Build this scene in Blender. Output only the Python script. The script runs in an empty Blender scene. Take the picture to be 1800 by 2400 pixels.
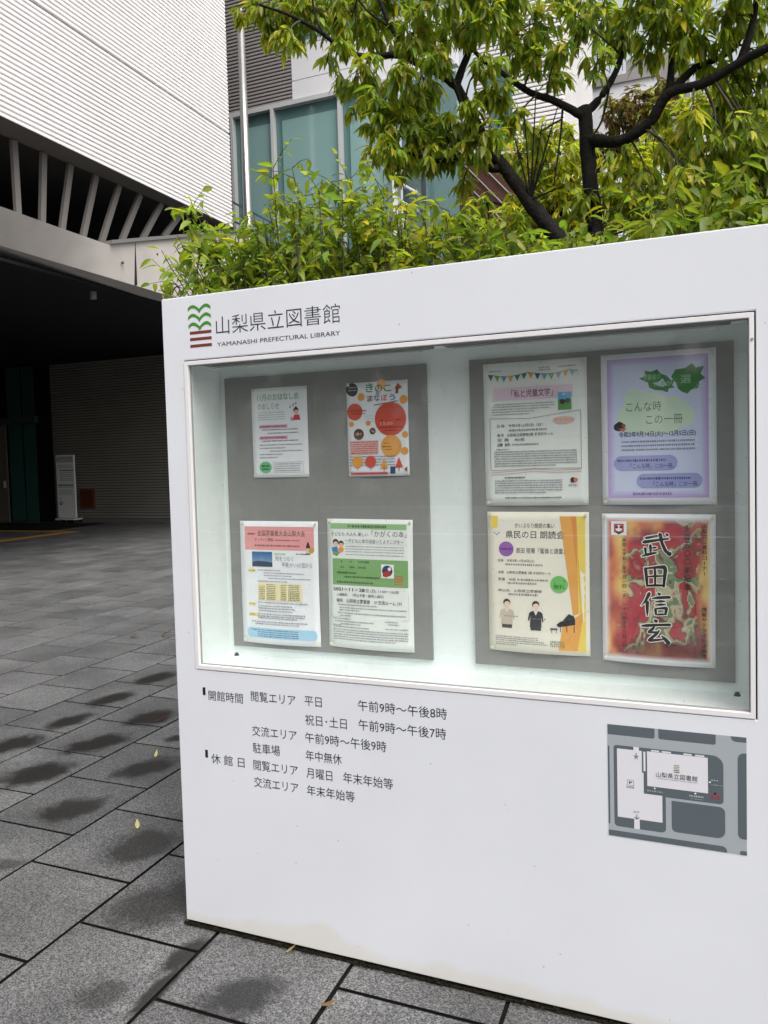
import bpy, math, random
import numpy as np
from mathutils import Vector

random.seed(7)
rng = np.random.default_rng(7)
SC = bpy.context.scene
COL = SC.collection

# ------------------------------------------------------------------ camera
FPX, YAW, PITCH, ROLL = 1833.07, 0.3889, -0.0491, -0.0282
CAM = np.array([1.6148, -2.1354, 1.5614])
PPX, PPY = 900 - 18.23, 1200 - 35.8
_f = np.array([-math.sin(YAW) * math.cos(PITCH), math.cos(YAW) * math.cos(PITCH), math.sin(PITCH)])
_r0 = np.array([math.cos(YAW), math.sin(YAW), 0])
_u0 = np.cross(_r0, _f)
_r = math.cos(ROLL) * _r0 + math.sin(ROLL) * _u0
_u = -math.sin(ROLL) * _r0 + math.cos(ROLL) * _u0
cd = bpy.data.cameras.new('camera')
cam = bpy.data.objects.new('camera', cd)
COL.objects.link(cam)
from mathutils import Matrix
cam.matrix_world = Matrix(((_r[0], _u[0], -_f[0], CAM[0]), (_r[1], _u[1], -_f[1], CAM[1]),
                           (_r[2], _u[2], -_f[2], CAM[2]), (0, 0, 0, 1)))
cd.sensor_fit = 'AUTO'
cd.sensor_width = 36
cd.lens = FPX / 2400 * 36
cd.shift_x = 18.23 / 2400
cd.shift_y = -35.8 / 2400
cd.clip_start = 0.05
cd.clip_end = 2000
SC.camera = cam


def ray(x, y):
    return _f + (x - PPX) / FPX * _r - (y - PPY) / FPX * _u


def on(x, y, ax, val):
    d = ray(x, y)
    return CAM + d * ((val - CAM[ax]) / d[ax])


def at(x, y, Y):            # photo pixel (at 1659 wide) -> point on the vertical plane at depth Y
    return on(x * 1.085, y * 1.085, 1, Y)


# ------------------------------------------------------------------ light
SUN_EL, SUN_AZ = math.radians(56), math.radians(128)      # azimuth clockwise from +Y
w = bpy.data.worlds.new('World')
SC.world = w
w.use_nodes = True
nt = w.node_tree
nt.nodes.clear()
sky = nt.nodes.new('ShaderNodeTexSky')
sky.sky_type = 'NISHITA'
sky.sun_disc = False
sky.sun_elevation = SUN_EL
sky.sun_rotation = SUN_AZ
sky.air_density = 2.0
sky.dust_density = 6.0
hs = nt.nodes.new('ShaderNodeHueSaturation')          # overcast: the blue is taken out of the sky
hs.inputs['Saturation'].default_value = 0.33
bg = nt.nodes.new('ShaderNodeBackground')
bg.inputs['Strength'].default_value = 0.15
wo = nt.nodes.new('ShaderNodeOutputWorld')
nt.links.new(sky.outputs[0], hs.inputs['Color'])
nt.links.new(hs.outputs[0], bg.inputs['Color'])
nt.links.new(bg.outputs[0], wo.inputs['Surface'])
ld = bpy.data.lights.new('sun', 'SUN')
ld.energy = 0.9
ld.angle = math.radians(50)
ld.color = (1, 0.97, 0.93)
sun = bpy.data.objects.new('sun', ld)
COL.objects.link(sun)
sd = Vector((math.sin(SUN_AZ) * math.cos(SUN_EL), math.cos(SUN_AZ) * math.cos(SUN_EL), math.sin(SUN_EL)))
sun.rotation_euler = (-sd).to_track_quat('-Z', 'Y').to_euler()
sun.location = (0, 0, 30)
SC.view_settings.view_transform = 'Standard'
SC.view_settings.look = 'None'
SC.view_settings.exposure = 0.42
SC.view_settings.gamma = 1
SC.cycles.max_bounces = 8
SC.cycles.transparent_max_bounces = 16
SC.cycles.use_denoising = True


# ------------------------------------------------------------------ helpers
def lin(r, g, b):
    return tuple(((c / 255) / 12.92 if c <= 10 else ((c / 255 + .055) / 1.055) ** 2.4) for c in (r, g, b))


def tag(o, label=None, cat=None, group=None, kind=None):
    if label: o['label'] = label
    if cat: o['category'] = cat
    if group: o['group'] = group
    if kind: o['kind'] = kind
    return o


def empty(name, loc=(0, 0, 0), label=None, cat=None, group=None):
    o = bpy.data.objects.new(name, None)
    COL.objects.link(o)
    o.location = loc
    o.empty_display_size = 0.1
    return tag(o, label, cat, group)


def link(name, mesh, mats, parent=None):
    o = bpy.data.objects.new(name, mesh)
    COL.objects.link(o)
    for m in (mats if isinstance(mats, (list, tuple)) else [mats]):
        mesh.materials.append(m)
    if parent is not None:
        o.parent = parent
        o.matrix_parent_inverse = Matrix.Translation(-Vector(parent_loc(parent)))
    return o


def parent_loc(p):
    l = Vector(p.location)
    if p.parent is not None:
        pass
    return l


class MB:
    """collects shapes for one mesh"""
    def __init__(s):
        s.v, s.f, s.mi, s.c = [], [], [], []
        s.m = 0
        s.col = None

    def add(s, vs, fs, col=None):
        o = len(s.v)
        s.v.extend([tuple(map(float, v)) for v in vs])
        for f in fs:
            s.f.append([i + o for i in f])
            s.mi.append(s.m)
            s.c.append(col if col is not None else (s.col or (1, 1, 1)))
        return s

    def box(s, a, b, col=None):
        x0, y0, z0 = [min(a[i], b[i]) for i in range(3)]
        x1, y1, z1 = [max(a[i], b[i]) for i in range(3)]
        v = [(x0, y0, z0), (x1, y0, z0), (x1, y1, z0), (x0, y1, z0), (x0, y0, z1), (x1, y0, z1), (x1, y1, z1), (x0, y1, z1)]
        return s.add(v, [(0, 3, 2, 1), (4, 5, 6, 7), (0, 1, 5, 4), (1, 2, 6, 5), (2, 3, 7, 6), (3, 0, 4, 7)], col)

    def bar(s, p, q, w, h, up=(0, 0, 1)):
        p, q, up = Vector(p), Vector(q), Vector(up)
        d = (q - p).normalized()
        a = d.cross(up).normalized()
        b = a.cross(d)
        v = [pt + a * (sx * w / 2) + b * (sy * h / 2) for pt in (p, q) for sx, sy in ((-1, -1), (1, -1), (1, 1), (-1, 1))]
        return s.add(v, [(0, 1, 2, 3), (7, 6, 5, 4), (0, 4, 5, 1), (1, 5, 6, 2), (2, 6, 7, 3), (3, 7, 4, 0)])

    def tube(s, pts, rad, n=8, jitter=0.0):
        pts = [Vector(p) for p in pts]
        if not isinstance(rad, (list, tuple, np.ndarray)): rad = [rad] * len(pts)
        o = len(s.v)
        ref = Vector((0.31, 0.17, 0.93))
        for i, p in enumerate(pts):
            d = (pts[min(i + 1, len(pts) - 1)] - pts[max(i - 1, 0)]).normalized()
            if abs(d.dot(ref)) > .95: ref = Vector((1, .1, 0))
            a = d.cross(ref).normalized()
            b = d.cross(a)
            for k in range(n):
                t = 2 * math.pi * k / n
                rr = rad[i] * (1 + jitter * (random.random() - .5))
                s.v.append(tuple(p + a * (math.cos(t) * rr) + b * (math.sin(t) * rr)))
        for i in range(len(pts) - 1):
            for k in range(n):
                s.f.append([o + i * n + k, o + i * n + (k + 1) % n, o + (i + 1) * n + (k + 1) % n, o + (i + 1) * n + k])
                s.mi.append(s.m); s.c.append(s.col or (1, 1, 1))
        s.f.append([o + k for k in range(n)][::-1]); s.mi.append(s.m); s.c.append(s.col or (1, 1, 1))
        s.f.append([o + (len(pts) - 1) * n + k for k in range(n)]); s.mi.append(s.m); s.c.append(s.col or (1, 1, 1))
        return s

    def prism(s, poly, ax, a, b):
        """polygon in the two other axes, extruded along ax from a to b"""
        n = len(poly)
        oth = [i for i in range(3) if i != ax]
        v = []
        for t in (a, b):
            for p in poly:
                q = [0, 0, 0]
                q[ax] = t; q[oth[0]] = p[0]; q[oth[1]] = p[1]
                v.append(q)
        f = [tuple(range(n))[::-1], tuple(range(n, 2 * n))]
        for i in range(n):
            f.append((i, (i + 1) % n, n + (i + 1) % n, n + i))
        return s.add(v, f)

    def build(s, name, mats, parent=None, smooth=False, bevel=0, normals=True):
        me = bpy.data.meshes.new(name)
        me.from_pydata(s.v, [], s.f)
        me.polygons.foreach_set('material_index', s.mi)
        if smooth: me.polygons.foreach_set('use_smooth', [True] * len(s.f))
        if any(c != (1, 1, 1) for c in s.c):
            at_ = me.attributes.new('ink', 'FLOAT_COLOR', 'FACE')
            at_.data.foreach_set('color', np.array([(*c[:3], 1) for c in s.c], dtype=np.float32).ravel())
        if normals:
            import bmesh
            bm = bmesh.new(); bm.from_mesh(me)
            bmesh.ops.recalc_face_normals(bm, faces=bm.faces)
            bm.to_mesh(me); bm.free()
        me.update()
        o = link(name, me, mats, parent)
        if bevel:
            b = o.modifiers.new('bevel', 'BEVEL'); b.width = bevel; b.segments = 2; b.limit_method = 'ANGLE'
        return o


# ---- materials
def mat(name, base=(.5, .5, .5), rough=.5, spec=.5, metal=0, noise=0, nscale=8, bump=0, bscale=60, detail=6, attr=None):
    m = bpy.data.materials.new(name)
    m.use_nodes = True
    n = m.node_tree.nodes; l = m.node_tree.links
    p = n['Principled BSDF']
    p.inputs['Roughness'].default_value = rough
    p.inputs['Specular IOR Level'].default_value = spec
    p.inputs['Metallic'].default_value = metal
    p.inputs['Base Color'].default_value = (*base, 1)
    tc = n.new('ShaderNodeTexCoord')
    src = None
    if attr:
        a = n.new('ShaderNodeAttribute'); a.attribute_name = attr
        src = a.outputs['Color']
        l.new(src, p.inputs['Base Color'])
    if noise:
        t = n.new('ShaderNodeTexNoise'); t.inputs['Scale'].default_value = nscale; t.inputs['Detail'].default_value = detail
        l.new(tc.outputs['Object'], t.inputs['Vector'])
        mr = n.new('ShaderNodeMapRange')
        mr.inputs[1].default_value = .25; mr.inputs[2].default_value = .75
        mr.inputs[3].default_value = 1 - noise; mr.inputs[4].default_value = 1 + noise
        l.new(t.outputs[0], mr.inputs[0])
        mx = n.new('ShaderNodeMix'); mx.data_type = 'RGBA'; mx.blend_type = 'MULTIPLY'; mx.inputs[0].default_value = 1
        if src: l.new(src, mx.inputs[6])
        else: mx.inputs[6].default_value = (*base, 1)
        l.new(mr.outputs[0], mx.inputs[7])
        l.new(mx.outputs[2], p.inputs['Base Color'])
    if bump:
        t2 = n.new('ShaderNodeTexNoise'); t2.inputs['Scale'].default_value = bscale; t2.inputs['Detail'].default_value = 4
        l.new(tc.outputs['Object'], t2.inputs['Vector'])
        b = n.new('ShaderNodeBump'); b.inputs['Strength'].default_value = bump; b.inputs['Distance'].default_value = .01
        l.new(t2.outputs[0], b.inputs['Height']); l.new(b.outputs[0], p.inputs['Normal'])
    return m


def N(m, t, **kw):
    x = m.node_tree.nodes.new(t)
    for k, v in kw.items(): setattr(x, k, v)
    return x


def math_node(m, op, a, b=None, c=None, clamp=False):
    x = N(m, 'ShaderNodeMath', operation=op, use_clamp=clamp)
    for i, q in enumerate((a, b, c)):
        if q is None: continue
        if isinstance(q, (int, float)): x.inputs[i].default_value = q
        else: m.node_tree.links.new(q, x.inputs[i])
    return x.outputs[0]


def mixcol(m, fac, a, b, blend='MIX'):
    x = N(m, 'ShaderNodeMix', data_type='RGBA', blend_type=blend)
    for i, q in ((0, fac), (6, a), (7, b)):
        if isinstance(q, (int, float)): x.inputs[i].default_value = q
        elif isinstance(q, tuple): x.inputs[i].default_value = (*q, 1)
        else: m.node_tree.links.new(q, x.inputs[i])
    return x.outputs[2]


M = {}
M['concrete'] = mat('concrete', lin(196, 190, 186), .8, .3, noise=.13, nscale=1.6, bump=.15, bscale=30)
M['white_louvre'] = mat('white_louvre', lin(250, 247, 248), .55, .4, noise=.05, nscale=.8)
M['groove'] = mat('groove', (.03, .03, .03), .8, .2)
M['grey_louvre'] = mat('grey_louvre', lin(150, 145, 145), .6, .4, noise=.06, nscale=.8)
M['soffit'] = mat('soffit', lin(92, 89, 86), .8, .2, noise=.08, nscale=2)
M['fin'] = mat('fin', lin(126, 123, 121), .6, .3)
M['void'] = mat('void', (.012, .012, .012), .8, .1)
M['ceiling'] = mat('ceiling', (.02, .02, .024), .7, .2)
M['porch_wall'] = mat('porch_wall', lin(140, 136, 130), .8, .15, noise=.08, nscale=1.2)
M['white_panel'] = mat('white_panel', lin(222, 222, 228), .5, .4, noise=.03, nscale=1)
M['steel'] = mat('steel', (.5, .49, .48), .35, .5, metal=.85, noise=.05, nscale=3)
M['mullion'] = mat('mullion', lin(190, 192, 194), .45, .4)
M['dark_frame'] = mat('dark_frame', lin(60, 66, 68), .5, .3)
M['brown'] = mat('brown', lin(84, 56, 44), .7, .3, noise=.2, nscale=3)
M['wood'] = mat('wood', lin(110, 60, 35), .5, .4, noise=.2, nscale=9)
M['grey_concrete'] = mat('grey_concrete', lin(150, 146, 146), .8, .3, noise=.12, nscale=.7)
M['pin_board'] = mat('pin_board', lin(142, 142, 140), .85, .15, noise=.04, nscale=40, bump=.12, bscale=500)
M['case_white'] = mat('case_white', lin(240, 247, 246), .6, .3, noise=.03, nscale=4)
M['frame_white'] = mat('frame_white', lin(235, 234, 236), .4, .45)
M['gasket'] = mat('gasket', (.02, .02, .02), .7, .2)
M['lamp_grey'] = mat('lamp_grey', lin(120, 126, 124), .5, .4)
M['ink'] = mat('ink', rough=.55, spec=.3, attr='ink')
M['ink_matt'] = mat('ink_matt', rough=.6, spec=.2, attr='ink')
M['paper'] = mat('paper', lin(240, 242, 246), .6, .25, noise=.015, nscale=5)
M['paper_cream'] = mat('paper_cream', lin(240, 235, 220), .6, .25, noise=.015, nscale=5)
M['paper_grey'] = mat('paper_grey', lin(236, 240, 236), .6, .25, noise=.015, nscale=5)
M['pin'] = mat('pin', lin(225, 222, 200), .3, .5)
M['soil'] = mat('soil', (.035, .026, .018), .95, .1, noise=.4, nscale=12, bump=.8, bscale=30)
M['dirt'] = mat('dirt', (.018, .016, .011), .95, .1, noise=.5, nscale=50)
M['bark'] = mat('bark', (.012, .010, .0085), .85, .25, noise=.45, nscale=22, bump=.9, bscale=45)
M['twig'] = mat('twig', (.075, .07, .035), .7, .3, noise=.2, nscale=20)
M['rubber'] = mat('rubber', (.02, .02, .02), .6, .3)
M['tactile'] = mat('tactile', lin(190, 140, 60), .7, .3, noise=.15, nscale=10)
M['doormat'] = mat('doormat', (.015, .018, .018), .9, .1)


def teal_mat(name, col, rough=.08):
    return mat(name, col, rough, .6, noise=.03, nscale=.6)


M['teal_pane'] = teal_mat('teal_pane', lin(134, 168, 168), .12)
M['teal_dark'] = teal_mat('teal_dark', lin(92, 124, 125), .12)
M['door_glass'] = teal_mat('door_glass', lin(56, 96, 92), .2)


def leaf_mat(name, transl=.5):
    m = bpy.data.materials.new(name); m.use_nodes = True
    n = m.node_tree.nodes; l = m.node_tree.links
    p = n['Principled BSDF']; out = n['Material Output']
    a = N(m, 'ShaderNodeAttribute'); a.attribute_name = 'tint'
    tc = N(m, 'ShaderNodeTexCoord')
    t = N(m, 'ShaderNodeTexNoise'); t.inputs['Scale'].default_value = 60
    l.new(tc.outputs['Object'], t.inputs['Vector'])
    k = math_node(m, 'MULTIPLY_ADD', t.outputs[0], .5, .75)
    c = mixcol(m, 1, a.outputs['Color'], k, 'MULTIPLY')
    l.new(c, p.inputs['Base Color'])
    p.inputs['Roughness'].default_value = .38
    p.inputs['Specular IOR Level'].default_value = .45
    tr = N(m, 'ShaderNodeBsdfTranslucent')
    c2 = mixcol(m, 1, c, (1.5, 1.6, .7), 'MULTIPLY')
    l.new(c2, tr.inputs['Color'])
    mx = N(m, 'ShaderNodeMixShader'); mx.inputs[0].default_value = transl
    l.new(p.outputs[0], mx.inputs[1]); l.new(tr.outputs[0], mx.inputs[2]); l.new(mx.outputs[0], out.inputs['Surface'])
    return m


M['leaf'] = leaf_mat('leaf')


def glass_mat():
    m = bpy.data.materials.new('glass'); m.use_nodes = True
    n = m.node_tree.nodes; l = m.node_tree.links
    n.remove(n['Principled BSDF']); out = n['Material Output']
    tr = N(m, 'ShaderNodeBsdfTransparent'); tr.inputs[0].default_value = (.97, .992, .986, 1)
    gl = N(m, 'ShaderNodeBsdfGlossy'); gl.inputs['Roughness'].default_value = .0
    gl.inputs[0].default_value = (1, 1, 1, 1)
    lw = N(m, 'ShaderNodeLayerWeight'); lw.inputs['Blend'].default_value = .5
    fz = math_node(m, 'MULTIPLY_ADD', math_node(m, 'POWER', lw.outputs['Facing'], 5), .92, .075)
    mx = N(m, 'ShaderNodeMixShader')
    l.new(fz, mx.inputs[0]); l.new(tr.outputs[0], mx.inputs[1]); l.new(gl.outputs[0], mx.inputs[2])
    # faint dust and water marks that sit on the pane
    df = N(m, 'ShaderNodeBsdfDiffuse'); df.inputs[0].default_value = (.8, .82, .82, 1)
    tc = N(m, 'ShaderNodeTexCoord')
    t = N(m, 'ShaderNodeTexNoise'); t.inputs['Scale'].default_value = 9; t.inputs['Detail'].default_value = 8
    l.new(tc.outputs['Object'], t.inputs['Vector'])
    d = N(m, 'ShaderNodeMapRange'); d.inputs[1].default_value = .52; d.inputs[2].default_value = .8; d.inputs[4].default_value = .1
    l.new(t.outputs[0], d.inputs[0])
    v = N(m, 'ShaderNodeTexVoronoi'); v.inputs['Scale'].default_value = 38
    l.new(tc.outputs['Object'], v.inputs['Vector'])
    s = N(m, 'ShaderNodeMapRange'); s.inputs[1].default_value = .09; s.inputs[2].default_value = .05; s.inputs[4].default_value = .22
    l.new(v.outputs['Distance'], s.inputs[0])
    fac = math_node(m, 'ADD', d.outputs[0], s.outputs[0], clamp=True)
    fac = math_node(m, 'ADD', fac, .012, clamp=True)
    m2 = N(m, 'ShaderNodeMixShader')
    l.new(fac, m2.inputs[0]); l.new(mx.outputs[0], m2.inputs[1]); l.new(df.outputs[0], m2.inputs[2])
    l.new(m2.outputs[0], out.inputs['Surface'])
    return m


M['glass'] = glass_mat()


def cabinet_mat():
    m = mat('white_enamel', lin(231, 234, 242), .38, .45)
    n = m.node_tree.nodes; l = m.node_tree.links; p = n['Principled BSDF']
    tc = N(m, 'ShaderNodeTexCoord')
    sp = N(m, 'ShaderNodeSeparateXYZ'); l.new(tc.outputs['Object'], sp.inputs[0])
    # cream splash stain along the foot, with its own wavy outline
    t = N(m, 'ShaderNodeTexNoise'); t.inputs['Scale'].default_value = 3.2; t.inputs['Detail'].default_value = 5
    l.new(tc.outputs['Object'], t.inputs['Vector'])
    edge = math_node(m, 'MULTIPLY_ADD', t.outputs[0], .22, -.045)
    f = math_node(m, 'SUBTRACT', edge, sp.outputs[2])
    f = math_node(m, 'MULTIPLY', f, 38, clamp=True)
    f = math_node(m, 'MULTIPLY', f, .55)
    c = mixcol(m, f, lin(231, 234, 242), lin(225, 221, 209))
    # general light soiling
    t2 = N(m, 'ShaderNodeTexNoise'); t2.inputs['Scale'].default_value = 2.1; t2.inputs['Detail'].default_value = 7
    l.new(tc.outputs['Object'], t2.inputs['Vector'])
    k = N(m, 'ShaderNodeMapRange'); k.inputs[1].default_value = .3; k.inputs[2].default_value = .7
    k.inputs[3].default_value = .955; k.inputs[4].default_value = 1.01
    l.new(t2.outputs[0], k.inputs[0])
    c = mixcol(m, 1, c, k.outputs[0], 'MULTIPLY')
    # tiny specks
    v = N(m, 'ShaderNodeTexVoronoi'); v.inputs['Scale'].default_value = 16
    l.new(tc.outputs['Object'], v.inputs['Vector'])
    s = N(m, 'ShaderNodeMapRange'); s.inputs[1].default_value = .045; s.inputs[2].default_value = .03; s.inputs[4].default_value = .45
    l.new(v.outputs['Distance'], s.inputs[0])
    c = mixcol(m, s.outputs[0], c, (.12, .1, .08))
    l.new(c, p.inputs['Base Color'])
    t3 = N(m, 'ShaderNodeTexNoise'); t3.inputs['Scale'].default_value = 3
    l.new(tc.outputs['Object'], t3.inputs['Vector'])
    b = N(m, 'ShaderNodeBump'); b.inputs['Strength'].default_value = .06; b.inputs['Distance'].default_value = .02
    l.new(t3.outputs[0], b.inputs['Height']); l.new(b.outputs[0], p.inputs['Normal'])
    return m


M['enamel'] = cabinet_mat()

# ------------------------------------------------------------------ ground
DAMP = [(-2.06, 2.48, .21, .12, 76, 1), (-2.03, 1.97, .2, .11, 75, 1), (-1.97, 1.52, .18, .1, 74, .85), (-1.51, 1.73, .18, .14, 70, .85),
        (-1.53, 1.27, .22, .13, 69, .95), (-1.98, 1.12, .18, .13, 73, .95), (-1.52, .82, .22, .14, 67, .95), (-1.02, 1.07, .19, .12, 64, .7),
        (-1.04, .56, .17, .12, 62, .65), (-.5, .39, .18, .15, 56, .6), (-.17, .07, .2, .15, 51, .55), (-1.14, 1.48, .08, .06, 66, .9),
        (.37, -.25, .15, .09, 45, .65), (.1, -.14, .13, .05, 80, .8), (-.02, -.38, .09, .07, 47, .4), (.12, -.3, .16, .035, 88, .8),
        (-1.0, 1.95, .12, .08, 66, .5), (-.62, 1.2, .12, .08, 66, .5), (-2.5, .9, .2, .1, 70, .5), (-.95, .08, .12, .05, 30, .35),
        (.55, -.5, .2, .1, 30, .4)]


def granite():
    m = mat('granite', (.2, .2, .2), .7, .22)
    n = m.node_tree.nodes; l = m.node_tree.links; p = n['Principled BSDF']
    geo = N(m, 'ShaderNodeNewGeometry')
    pos = geo.outputs['Position']
    # per tile tone
    tone = N(m, 'ShaderNodeMapRange'); tone.inputs[3].default_value = .76; tone.inputs[4].default_value = 1.12
    l.new(geo.outputs['Random Per Island'], tone.inputs[0])
    # crystals
    v = N(m, 'ShaderNodeTexVoronoi'); v.inputs['Scale'].default_value = 260
    l.new(pos, v.inputs['Vector'])
    cr = N(m, 'ShaderNodeValToRGB')
    cr.color_ramp.interpolation = 'LINEAR'
    cr.color_ramp.elements[0].position = 0.05; cr.color_ramp.elements[0].color = (.05, .051, .053, 1)
    cr.color_ramp.elements[1].position = .95; cr.color_ramp.elements[1].color = (.25, .253, .257, 1)
    e = cr.color_ramp.elements.new(.5); e.color = (.13, .131, .134, 1)
    sx = N(m, 'ShaderNodeSeparateColor'); l.new(v.outputs['Color'], sx.inputs[0])
    l.new(sx.outputs[0], cr.inputs[0])
    t = N(m, 'ShaderNodeTexNoise'); t.inputs['Scale'].default_value = 2.3; t.inputs['Detail'].default_value = 8
    l.new(pos, t.inputs['Vector'])
    big = N(m, 'ShaderNodeMapRange'); big.inputs[1].default_value = .3; big.inputs[2].default_value = .7
    big.inputs[3].default_value = .7; big.inputs[4].default_value = 1.22
    l.new(t.outputs[0], big.inputs[0])
    k = math_node(m, 'MULTIPLY', tone.outputs[0], big.outputs[0])
    c = mixcol(m, 1, cr.outputs[0], k, 'MULTIPLY')
    # damp patches
    nz = N(m, 'ShaderNodeTexNoise'); nz.inputs['Scale'].default_value = 11; nz.inputs['Detail'].default_value = 12; nz.inputs['Roughness'].default_value = .68
    l.new(pos, nz.inputs['Vector'])
    acc = None
    sp = N(m, 'ShaderNodeSeparateXYZ'); l.new(pos, sp.inputs[0])
    X, Y = sp.outputs[0], sp.outputs[1]
    nb = math_node(m, 'MULTIPLY_ADD', nz.outputs[0], 1.5, -.75)
    for (cx, cy, a, b, ang, st) in DAMP:
        ca, sa = math.cos(math.radians(ang)), math.sin(math.radians(ang))
        u = math_node(m, 'MULTIPLY_ADD', X, ca / a, -(cx * ca + cy * sa) / a)
        u = math_node(m, 'MULTIPLY_ADD', Y, sa / a, u)
        q = math_node(m, 'MULTIPLY_ADD', X, -sa / b, -(-cx * sa + cy * ca) / b)
        q = math_node(m, 'MULTIPLY_ADD', Y, ca / b, q)
        r2 = math_node(m, 'ADD', math_node(m, 'MULTIPLY', u, u), math_node(m, 'MULTIPLY', q, q))
        r = math_node(m, 'ADD', math_node(m, 'SQRT', r2), nb)
        mr = N(m, 'ShaderNodeMapRange', interpolation_type='SMOOTHSTEP')
        mr.inputs[1].default_value = 1.2; mr.inputs[2].default_value = .5; mr.inputs[3].default_value = 0; mr.inputs[4].default_value = min(1, st + .25)
        l.new(r, mr.inputs[0])
        acc = mr.outputs[0] if acc is None else math_node(m, 'MAXIMUM', acc, mr.outputs[0])
    c = mixcol(m, math_node(m, 'MULTIPLY', acc, .93), c, (.02, .0195, .019))
    l.new(c, p.inputs['Base Color'])
    ro = math_node(m, 'MULTIPLY_ADD', acc, -.25, .55)
    l.new(ro, p.inputs['Roughness'])
    b = N(m, 'ShaderNodeBump'); b.inputs['Strength'].default_value = .25; b.inputs['Distance'].default_value = .003
    l.new(sx.outputs[1], b.inputs['Height']); l.new(b.outputs[0], p.inputs['Normal'])
    return m


M['granite'] = granite()
M['joint'] = mat('joint', (.011, .01, .0095), .95, .1, noise=.4, nscale=20)
M['ground'] = mat('ground', (.12, .12, .12), .9, .2, noise=.2, nscale=.5)

g = MB().add([(-300, -300, -.03), (300, -300, -.03), (300, 300, -.03), (-300, 300, -.03)], [(0, 1, 2, 3)])
tag(g.build('ground', M['ground']), kind='structure')
g = MB().add([(-24, -8, -.011), (9, -8, -.011), (9, 16, -.011), (-24, 16, -.011)], [(0, 1, 2, 3)])
tag(g.build('plaza_joints', M['joint']), kind='structure')
tiles = MB()
P = .4885
for i in range(-48, 17):
    x0 = .128 + i * P
    off = .13 if i % 2 == 0 else .375
    if i == 0: off = .15
    off = {0: .15, 1: .12}.get(i % 2)
    off = .145 if i % 2 == 0 else .372
    for j in range(-15, 33):
        y0 = off + j * P
        if y0 > 14.9: continue
        gp = .0058 + .0022 * random.random()
        bv = .0022
        dz = [random.uniform(-.0012, .0012) for _ in range(4)]
        a0, a1, b0, b1 = x0 + gp, x0 + P - gp, y0 + gp, y0 + P - gp
        v = [(a0, b0, -.011), (a1, b0, -.011), (a1, b1, -.011), (a0, b1, -.011),
             (a0, b0, -.0035), (a1, b0, -.0035), (a1, b1, -.0035), (a0, b1, -.0035),
             (a0 + bv, b0 + bv, dz[0] - .0012), (a1 - bv, b0 + bv, dz[1] - .0012), (a1 - bv, b1 - bv, dz[2] - .0012), (a0 + bv, b1 - bv, dz[3] - .0012)]
        f = [(8, 9, 10, 11)]
        for k in range(4): f.append((4 + k, 4 + (k + 1) % 4, 8 + (k + 1) % 4, 8 + k))
        tiles.m = 0; tiles.add(v, f)
        tiles.m = 1; tiles.add(v[:8], [(k, (k + 1) % 4, 4 + (k + 1) % 4, 4 + k) for k in range(4)])
tag(tiles.build('plaza_paving', [M['granite'], M['joint']], normals=False), kind='structure')
g = MB(); g.box((.16, .36, -.004), (9, 6.4, .03))
tag(g.build('planting_bed', M['soil']), kind='structure')
g = MB(); g.box((-12.5, -6, .0), (-12.2, 12.3, .006)); g.box((-19, 12.3, 0), (-12.2, 12.6, .006))
for i in range(8):
    pass
tag(g.build('tactile_path', M['tactile']), kind='structure')

# ------------------------------------------------------------------ text and print
_tc = {}


def text_mesh(s, thin=0.0, res=3):
    k = (s, thin, res)
    if k in _tc: return _tc[k]
    c = bpy.data.curves.new('t', 'FONT'); c.body = s; c.resolution_u = res; c.offset = thin
    o = bpy.data.objects.new('t', c); COL.objects.link(o)
    bpy.context.view_layer.update()
    me = bpy.data.meshes.new_from_object(o.evaluated_get(bpy.context.evaluated_depsgraph_get()))
    v = np.zeros(len(me.vertices) * 3); me.vertices.foreach_get('co', v); v = v.reshape(-1, 3)[:, :2]
    f = [list(p.vertices) for p in me.polygons]
    bpy.data.objects.remove(o); bpy.data.curves.remove(c); bpy.data.meshes.remove(me)
    _tc[k] = (v, f)
    return v, f


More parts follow.
